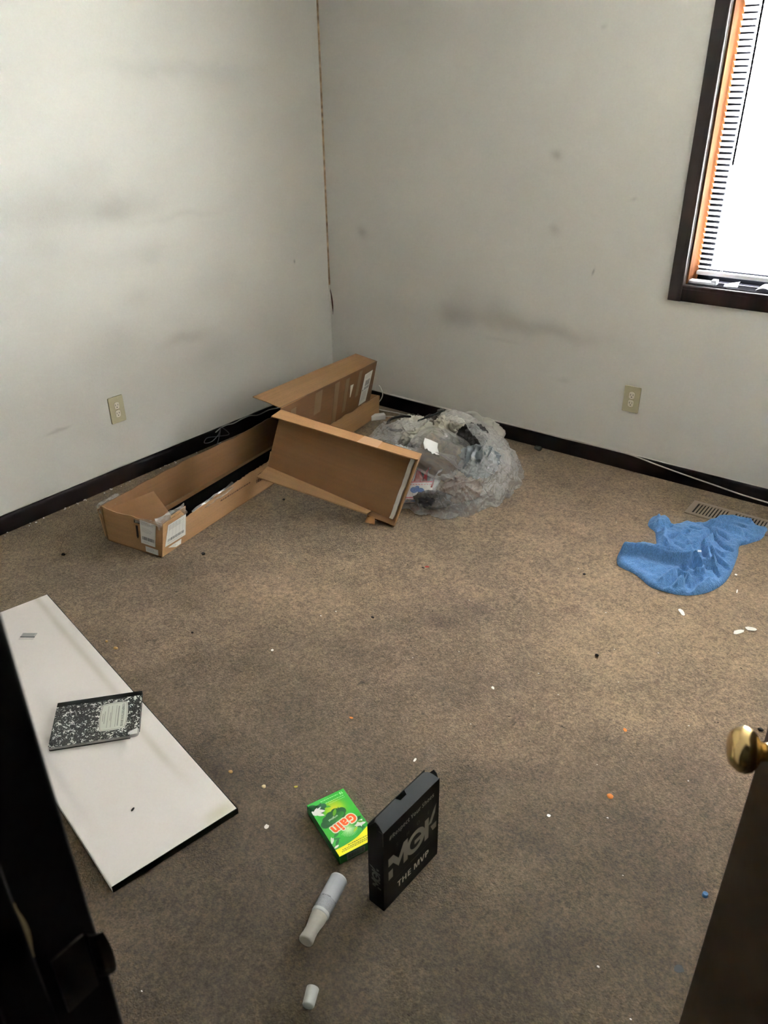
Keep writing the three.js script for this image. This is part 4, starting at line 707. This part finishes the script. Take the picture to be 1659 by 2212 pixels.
  // the food tray: clear rounded-square clamshell over brown food remains, torn paper on its lid
  {
    const f = thing('food_tray', 'clear lidded takeaway tray with brown leftovers and torn white paper on top', 'food container', [1.285, .205, .770]);
    f.quaternion.setFromEuler(new THREE.Euler(0.46, 0.66, 0, 'YXZ')).multiply(new THREE.Quaternion().setFromAxisAngle(V(0, 1, 0), -0.62)); f.scale.setScalar(1.16);
    const R = (a, k) => { const e = 3.2, c = Math.abs(Math.cos(a)), s = Math.abs(Math.sin(a)); return k * (c ** e + s ** e) ** (-1 / e); };
    const bowl = (k0, prof, N = 72) => { const pos = [], uv = [], tri = []; prof.forEach(([r, y], j) => { for (let i = 0; i < N; i++) { const a = (i / N) * Math.PI * 2, q = R(a, r * k0); pos.push(Math.cos(a) * q, y, Math.sin(a) * q); uv.push(i / N, j / prof.length); } }); for (let j = 0; j + 1 < prof.length; j++) for (let i = 0; i < N; i++) { const a = j * N + i, b = j * N + (i + 1) % N, c = b + N, d = a + N; tri.push(a, c, b, a, d, c); } const g = new THREE.BufferGeometry(); g.setAttribute('position', new THREE.Float32BufferAttribute(pos, 3)); g.setAttribute('uv', new THREE.Float32BufferAttribute(uv, 2)); g.setIndex(tri); g.computeVertexNormals(); return g; };
    const clear = phys({ color: new THREE.Color(0.93, 0.92, 0.9), roughness: 0.07, transmission: 0.9, thickness: 0, ior: 1.5, side: THREE.DoubleSide });
    part('base', bowl(.112, [[.0, -.034], [.78, -.034], [.86, -.03], [.92, 0.0], [1.0, .002], [1.03, .0]]), clear, f);
    const rest = (seed, x0, x1, z0, z1, c) => { const q = makeNoise(seed); return part('leftovers', sheet((u, v) => { const a = 1 - (2 * u - 1) ** 4, b = 1 - (2 * v - 1) ** 4; return V(lerp(x0, x1, u), -.026 + .024 * Math.sqrt(Math.max(0, a * b)) + .004 * q(u * 7, v * 7), lerp(z0, z1, v)); }, 14, 14, -0.004), std({ map: pixelTexture(64, 64, (u, v) => { const k = 1 + 0.5 * q.fbm(u * 9, v * 9, 4); return c.map((x) => x * k); }), roughness: 0.6 }), f); };
    rest(81, -.088, .088, .004, .088, [86, 68, 50]); rest(82, -.088, -.004, -.088, -.004, [104, 92, 74]); rest(83, .004, .088, -.088, -.004, [98, 88, 72]);
    // the lid dips along the lines that divide the three compartments
    const dip = (x, z) => Math.max(Math.exp(-((z / .008) ** 2)), z < 0 ? Math.exp(-((x / .008) ** 2)) : 0);
    const lid = part('lid', (() => { const N = 60, K = 26, pos = [], tri = []; for (let j = 0; j <= K; j++) for (let i = 0; i < N; i++) { const a = (i / N) * Math.PI * 2, k = j / K, q = R(a, .112 * 1.02 * k), x = Math.cos(a) * q, z = Math.sin(a) * q; const y = k > .985 ? .003 : k > .95 ? .0045 : .005 + .026 * smooth(1.0, .72, k) - .016 * dip(x, z) * smooth(.95, .8, k); pos.push(x, y, z); } for (let j = 0; j < K; j++) for (let i = 0; i < N; i++) { const a = j * N + i, b = j * N + (i + 1) % N; tri.push(a, b + N, b, a, a + N, b + N); } const g = new THREE.BufferGeometry(); g.setAttribute('position', new THREE.Float32BufferAttribute(pos, 3)); g.setIndex(tri); g.computeVertexNormals(); return g; })(), clear, f);
    part('rim', (() => { const pts = []; for (let i = 0; i < 60; i++) { const a = (i / 60) * Math.PI * 2, q = R(a, .1165); pts.push([Math.cos(a) * q, .002, Math.sin(a) * q]); } return tube(pts, .0028, 160, 6, true); })(), clear, lid);
    const ts = new THREE.Shape(); [[-.045, -.022], [-.02, -.026], [.012, -.028], [.022, -.008], [.036, .006], [.047, .018], [.036, .024], [.028, .022], [.022, .030], [.014, .024], [.0, .024], [-.008, .018], [-.014, .026], [-.028, .012], [-.036, .002]].forEach(([x, y], i) => (i ? ts.lineTo(x, y) : ts.moveTo(x, y))); ts.closePath();
    part('torn_paper', new THREE.ExtrudeGeometry(ts, { depth: .0006, bevelEnabled: false }).rotateX(Math.PI / 2).translate(-.022, .0345, .012), std({ color: 0xf1f1ee, roughness: 0.8 }), f, 'torn white paper');
  }
}

// ------------------------------------------------------------------ sockets, vent, cables
{
  const ivory = std({ color: new THREE.Color(0.42, 0.37, 0.235), roughness: 0.38 }), face = std({ color: new THREE.Color(0.66, 0.61, 0.51), roughness: 0.4 }), dark = std({ color: 0x120f0b, roughness: 0.8 }), metal = std({ color: new THREE.Color(0.35, 0.3, 0.2), metalness: 0.7, roughness: 0.4 });
  const make = () => {
    const t = thing('wall_socket', '', 'power outlet');
    const s = new THREE.Shape(), w = .0375, h = .061, r = .004; s.moveTo(-w + r, -h); s.lineTo(w - r, -h); s.quadraticCurveTo(w, -h, w, -h + r); s.lineTo(w, h - r); s.quadraticCurveTo(w, h, w - r, h); s.lineTo(-w + r, h); s.quadraticCurveTo(-w, h, -w, h - r); s.lineTo(-w, -h + r); s.quadraticCurveTo(-w, -h, -w + r, -h);
    part('cover_plate', new THREE.ExtrudeGeometry(s, { depth: .0025, bevelEnabled: true, bevelThickness: .0025, bevelSize: .0022, bevelSegments: 3, curveSegments: 5 }), ivory, t);
    for (const y of [.0195, -.0195]) {
      const f = new THREE.Shape(); f.absarc(0, 0, .0165, 0.75, Math.PI - 0.75, false); f.absarc(0, 0, .0165, Math.PI + 0.75, Math.PI * 2 - 0.75, false); f.closePath();
      const o = part('receptacle', new THREE.ExtrudeGeometry(f, { depth: .0012, bevelEnabled: true, bevelThickness: .0004, bevelSize: .0004, bevelSegments: 1, curveSegments: 14 }).translate(0, y, .005), face, t);
      part('slot', boxAt(-.0072, -.0048, y - .001, y + .0075, .0062, .0069), dark, o); part('slot', boxAt(.0048, .0070, y, y + .0068, .0062, .0069), dark, o);
      part('slot', new THREE.CylinderGeometry(.0026, .0026, .0008, 12).rotateX(Math.PI / 2).translate(0, y - .0075, .0066), dark, o);
    }
    part('screw', new THREE.CylinderGeometry(.0026, .003, .0012, 12).rotateX(Math.PI / 2).translate(0, 0, .0056), metal, t);
    return t;
  };
  const a = make(); a.position.set(0.0002, .360, 1.525); a.rotation.y = Math.PI / 2; a.userData.label = 'ivory double wall socket low on the left wall';
  const b = a.clone(); b.name = numbered('wall_socket'); scene.add(b); b.position.set(1.865, .3548, 0.0002); b.rotation.y = 0; b.userData = { label: 'ivory double wall socket on the wall below the window side', category: 'power outlet' };
}
{
  const t = thing('floor_vent', 'tan metal floor register with narrow slots, partly under the blue towel', 'vent', [2.445, 0, .22]);
  const tan = std({ color: new THREE.Color(0.20, 0.155, 0.11), roughness: 0.5 }), x0 = -.175, x1 = .175, z0 = -.070, z1 = .070;
  part('frame', [boxAt(x0, x1, 0, .006, z0, z0 + .020, .0015), boxAt(x0, x1, 0, .006, z1 - .020, z1, .0015), boxAt(x0, x0 + .024, 0, .006, z0, z1, .0015), boxAt(x1 - .024, x1, 0, .006, z0, z1, .0015), boxAt(-.010, .010, 0, .0058, z0 + .01, z1 - .01, .001)], tan, t);
  part('duct', boxAt(x0 + .02, x1 - .02, 0.0004, .0012, z0 + .016, z1 - .016), M.gap, t, 'dark opening');
  for (const s of [0, 1]) for (let k = 0; k < 10; k++) { const x = s ? .022 + k * .0137 : -.138 + k * .0137; part('louvre', boxAt(-.0046, .0046, -.0008, .0008, z0 + .018, z1 - .018).rotateZ(0.35).translate(x, .0042, 0), tan, t); }
}
const cordM = std({ color: new THREE.Color(0.50, 0.46, 0.38), roughness: 0.5 });
single('cable', tube([[.40, .0815, .0105], [.477, .081, .0105], [.658, .080, .0105], [.9, .0805, .010], [1.172, .0815, .0105], [1.319, .082, .0105], [1.537, .081, .0105], [1.808, .083, .010], [1.913, .082, .0125], [2.042, .067, .0165], [2.176, .052, .0165], [2.305, .040, .0165], [2.43, .027, .0165], [2.546, .022, .018], [2.75, .012, .02], [3.1, .007, .022], [3.5, .007, .024]], .0032, 260, 7), cordM, 'thin beige cable lying along the top of the back skirting board, drooping to the right', 'cable');
single('cable', tube([[.36, .118, .0045], [.385, .113, .020], [.405, .080, .030], [.385, .036, .034], [.36, .012, .05], [.40, .006, .08], [.47, .006, .075], [.55, .006, .062], [.75, .006, .07]], .0028, 120, 7), std({ color: new THREE.Color(0.62, 0.6, 0.53), roughness: 0.5 }), 'white cable looping out behind the tall carton in the corner', 'cable');
single('cable', tube([[.018, .058, .40], [.018, .060, .514], [.018, .069, .576], [.017, .066, .671], [.0165, .080, .726], [.016, .080, .781], [.017, .075, .851], [.017, .081, .90], [.018, .079, .94], [.020, .068, .98]], .003, 140, 7), std({ color: new THREE.Color(0.36, 0.34, 0.30), roughness: 0.6 }), 'grey cable tacked along the top of the left skirting board', 'cable');
single('cable', tube([[.024, .080, .945], [.028, .050, .975], [.034, .033, 1.03], [.034, .044, 1.075], [.030, .060, 1.055], [.032, .048, .985], [.036, .036, .905], [.032, .060, .918], [.024, .082, .945], [.030, .060, .96], [.04, .010, 1.0], [.05, .006, 1.05]], .0022, 160, 6), std({ color: new THREE.Color(0.09, 0.09, 0.095), roughness: 0.5 }), 'dark grey cord coiled in loops against the left skirting board', 'cable');
{
  const t = thing('power_adapter', 'small white plastic power adapter block on the carpet behind the cartons', 'adapter', [.497, 0, .197], 0);
  part('case', new RoundedBoxGeometry(.085, .030, .036, 3, .004).rotateY(0.92).translate(0, .0155, 0), std({ color: new THREE.Color(0.66, 0.65, 0.61), roughness: 0.4 }), t);
  part('cord', tube([[.030, .014, -.036], [.05, .012, -.055], [.075, .005, -.085], [.12, .004, -.12], [.20, .004, -.115], [.3, .004, -.10]], .002, 50, 6), std({ color: new THREE.Color(0.62, 0.61, 0.57), roughness: 0.5 }), t);
}
{ // a dark peg in the back wall at the top of the picture
  const t = thing('wall_hook', 'small dark hook fixed high on the back wall near the corner', 'hook', [.523, 2.026, 0]);
  part('plate', new THREE.CylinderGeometry(.010, .011, .004, 16).rotateX(Math.PI / 2).translate(0, 0.004, .002), std({ color: 0x2a2118, roughness: 0.5 }), t);
  part('prong', tube([[0, .004, .003], [0, .002, .018], [0, -.004, .024], [0, .004, .030]], .0032, 20, 7), std({ color: 0x2a2118, roughness: 0.5 }), t);
}
{ // white bits lying on the sill
  const wm = std({ color: 0xdfe4ee, roughness: 0.5 });
  const s = single('plastic_strip', [boxAt(2.024, 2.135, .9095, .921, -.060, -.016, .003), boxAt(2.118, 2.142, .9095, .931, -.056, -.020, .004)], wm, 'short white plastic strip lying at the left end of the window sill', 'plastic strip');
  single('paper_scrap', sheet((u, v) => V(2.17 + .055 * u, .912 + .016 * u * (1 - v) + .004 * Math.sin(6 * v), -.055 + .035 * v - .01 * u), 8, 6, .0012), wm, 'crumpled white scrap in the middle of the window sill', 'scrap');
  single('paper_scrap', sheet((u, v) => V(2.30 + .06 * u, .911 + .022 * Math.sin(Math.PI * u) * (1 - .5 * v), -.06 + .04 * v), 8, 6, .0012), wm, 'curled white scrap farther right on the window sill', 'scrap');
}
// ------------------------------------------------------------------ litter on the carpet
{
  const white = std({ color: 0xd9d5cf, roughness: 0.8 }), cream = std({ color: 0xc9b58a, roughness: 0.85 }), orange = std({ color: 0xc8752c, roughness: 0.8 }), tan = std({ color: 0xb08a55, roughness: 0.85 }), blue = std({ color: 0x2a5f8e, roughness: 0.5 }), black = std({ color: 0x110e0b, roughness: 0.8 }), red = std({ color: 0x8a2a1c, roughness: 0.8 }), yellow = std({ color: 0xa89a3a, roughness: 0.8 });
  const chip = (w, d, turn, seed, h = 0.004) => { const n = makeNoise(seed), s = new THREE.Shape(); const K = 9; for (let k = 0; k < K; k++) { const a = (k / K) * Math.PI * 2, e = 4, r = (Math.abs(Math.cos(a)) ** e + Math.abs(Math.sin(a)) ** e) ** (-1 / e) * (1 + 0.18 * n(k * 1.7, 2)); const x = Math.cos(a) * r * w / 2, y = Math.sin(a) * r * d / 2; k ? s.lineTo(x, y) : s.moveTo(x, y); } s.closePath(); const g = new THREE.ExtrudeGeometry(s, { depth: 0.001, bevelEnabled: false }).rotateX(-Math.PI / 2); const p = g.attributes.position; for (let i = 0; i < p.count; i++) p.setY(i, p.getY(i) + h * (0.5 + 0.5 * n(p.getX(i) * 70, p.getZ(i) * 70 + 3))); g.rotateY(turn); g.computeVertexNormals(); return g; };
  const nub = (r, seed, sx = 1.3, sy = 0.7) => { const n = makeNoise(seed), g = new THREE.IcosahedronGeometry(r, 3), p = g.attributes.position; for (let i = 0; i < p.count; i++) { const x = p.getX(i), y = p.getY(i), z = p.getZ(i), k = 1 + 0.3 * n(x / r * 1.3 + 5, (y + z) / r * 1.3); p.setXYZ(i, x * k * sx, y * k * sy, z * k); } g.computeVertexNormals(); return g; };
  const lay = (name, geo, mat, [x, z], label, cat, y = 0.002, turn = 0) => { const o = single(name, geo, mat, label, cat); o.position.set(x, y, z); o.rotation.y = turn; };
  lay('paper_scrap', chip(.040, .016, -.9, 11), white, [2.511, 1.037], 'flat white strip on the carpet just in front of the blue towel', 'scrap');
  lay('paper_scrap', chip(.018, .042, -.5, 12), white, [2.705, 1.037], 'upright-looking white strip on the carpet at the right, left one of a pair', 'scrap');
  lay('paper_scrap', chip(.034, .020, .3, 13), white, [2.734, .993], 'white chip at the right edge, right one of a pair', 'scrap');
  { const o = single('paper_scrap', sheet((u, v) => V(-.010 + .020 * u + .006 * v, .004 + .006 * Math.sin(2 * u), -.022 + .044 * v - .008 * u), 6, 6, .0008), white, 'folded white paper scrap beside the dark open door', 'scrap'); o.position.set(2.970, 0.001, 2.009); o.rotation.y = .55; }
  lay('plastic_piece', (() => { const p = [[.0001, 0], [.0062, 0], [.0068, .001], [.0062, .008], [.0045, .009], [.004, .0075], [.0001, .0075]].map(([r, y]) => new THREE.Vector2(r, y)); return new THREE.LatheGeometry(p, 20); })(), blue, [2.927, 2.107], 'tiny blue plastic piece on the carpet below the door knob', 'plastic piece');  // small blue plastic piece of unclear use
  lay('crumb', nub(.0062, 21), orange, [2.637, 1.967], 'orange crumb on bare carpet right of the black carton', 'crumb', .005);
  lay('crumb', chip(.009, .014, .6, 22), orange, [2.576, 1.712], 'small orange flake farther back on the right side of the carpet', 'crumb');
  lay('crumb', nub(.005, 23), tan, [1.772, 2.508], 'tan crumb just right of the near corner of the white board', 'crumb', .004);
  lay('crumb', chip(.012, .007, .3, 24), orange, [1.907, 2.149], 'orange flake behind the green packet', 'crumb');
  lay('crumb', nub(.006, 25), tan, [1.060, 2.366], 'larger of two tan crumbs beyond the white board and notebook', 'crumb', .004);
  lay('crumb', nub(.004, 26), tan, [1.003, 2.362], 'smaller of two tan crumbs beyond the white board and notebook', 'crumb', .004);
  lay('crumb', chip(.010, .006, .8, 27), yellow, [1.954, 2.439], 'yellowish flake left of the green packet', 'crumb');
  lay('crumb', nub(.005, 28), cream, [1.883, 2.489], 'pale crumb between the white board and the green packet', 'crumb', .003);
  lay('paper_scrap', chip(.010, .013, .4, 31), white, [1.982, 2.578], 'white chip on the carpet between the white board and the green packet', 'scrap');
  lay('paper_scrap', chip(.014, .008, -.6, 32), white, [2.177, 1.783], 'white chip alone in the middle of the carpet', 'scrap');
  lay('paper_scrap', chip(.009, .010, 0, 33), white, [1.491, 2.059], 'white chip beyond the notebook in the left middle of the carpet', 'scrap');
  lay('paper_scrap', chip(.006, .014, .2, 34), white, [2.154, 2.171], 'narrow white chip behind the black carton', 'scrap');
  lay('paper_scrap', chip(.010, .008, .2, 35), white, [2.537, 2.118], 'white chip right of the black carton, nearest to it', 'scrap');
  lay('paper_scrap', chip(.010, .013, .2, 36), white, [2.596, .675], 'white chip close to the right side of the blue towel', 'scrap');
  lay('paper_scrap', chip(.005, .022, .2, 37), white, [2.631, .785], 'thin white sliver right of the blue towel', 'scrap');
  lay('crumb', nub(0.0042, 41), black, [1.647, 1.714], 'black crumb on the lighter middle of the carpet', 'crumb', .004);
  lay('crumb', nub(0.0042, 42), black, [1.2, 2.155], 'black crumb beyond the far right side of the white board', 'crumb', .004);
  lay('crumb', nub(0.0054, 43), black, [2.129, 1.011], 'black crumb to the left of the blue towel', 'crumb', .004);
  lay('crumb', nub(0.0045, 44), black, [2.37, 1.44], 'black crumb in the open carpet in front of the blue towel', 'crumb', .004);
  lay('crumb', nub(0.0075, 45), black, [.83, 1.781], 'dark brown crumb right of the end of the long carton', 'crumb', .004);
  lay('crumb', nub(0.0061, 46), black, [.371, 2.123], 'dark crumb left of the end of the long carton', 'crumb', .004);
  lay('crumb', nub(0.0054, 47), black, [.761, 1.242], 'black crumb in the shade under the tipped carton tray', 'crumb', .004);
  lay('crumb', nub(0.0061, 48), black, [2.888, 1.477], 'dark crumb at the right edge near the door knob', 'crumb', .004);
  lay('leaf_scrap', chip(.020, .016, .7, 49, .008), std({ color: 0x2c2f31, roughness: 0.7 }), [2.937, 2.315], 'dark grey scrap on the near right part of the carpet', 'scrap');
  lay('crumb', chip(.018, .010, .6, 51), red, [1.613, 1.326], 'small red flake on the carpet in front of the clear bag', 'crumb');
  single('cardboard_scrap', quadSheet([1.190, .001, 1.186], [1.238, .001, 1.178], [1.232, .030, 1.168], [1.196, .034, 1.172], .003, { nu: 5, nv: 4, bend: .002 }), std({ map: cardTex, color: new THREE.Color(1.15, 1.1, .95), roughness: 0.9 }), 'torn tab of pale cardboard under the lower edge of the tipped tray', 'scrap');
  lay('foam_scrap', nub(.017, 62, 1.1, .8), std({ color: 0x3f423e, roughness: 0.9 }), [1.435, .055], 'grey lump of fluff against the back skirting board right of the bag', 'lint', .012);
  // specks too small to tell apart
  const specks = [], rr = rng(99), clear = (x, z) => x > 1.95 && !(x > 2.1 && z < 1.0) && !(x > 2.1 && x < 2.5 && z > 2.3 && z < 2.85);
  for (let k = 0; k < 90; k++) { const x = 0.25 + rr() * 2.9, z = 0.25 + rr() * 2.8, g = new THREE.IcosahedronGeometry(0.0012 + 0.0016 * rr() * rr(), 0); if (!clear(x, z) && !(x > 1.0 && z > 1.25 && z < 1.95)) continue; g.scale(1 + rr(), 0.6, 1); g.translate(x, 0.003, z); specks.push(g); }
  for (let k = 0; k < 34; k++) { const z = 0.95 + rr() * 1.3, g = new THREE.IcosahedronGeometry(0.0015 + 0.0028 * rr() * rr(), 0); g.scale(1 + rr(), 0.7, 1 + 1.5 * rr()); g.translate(0.018 + 0.022 * rr(), 0.004, z); specks.push(g); }
  const o = single('lint', specks, white, 'pale specks of lint and grit scattered over the carpet', 'lint'); o.userData.kind = 'stuff';
  const dk = []; for (let k = 0; k < 140; k++) { const x = 0.9 + rr() * 2.2, z = 0.8 + rr() * 2.2, g = new THREE.IcosahedronGeometry(0.0012 + 0.003 * rr() * rr() * rr(), 0); if (!clear(x, z) && !(x > 1.0 && z > 1.25 && z < 1.95)) continue; g.scale(1 + rr(), 0.6, 1); g.translate(x, 0.0025, z); dk.push(g); }
  const o2 = single('grit', dk, std({ color: 0x2a2119, roughness: 0.9 }), 'dark specks of grit scattered over the carpet', 'grit'); o2.userData.kind = 'stuff';
}

renderer.render(scene, camera);
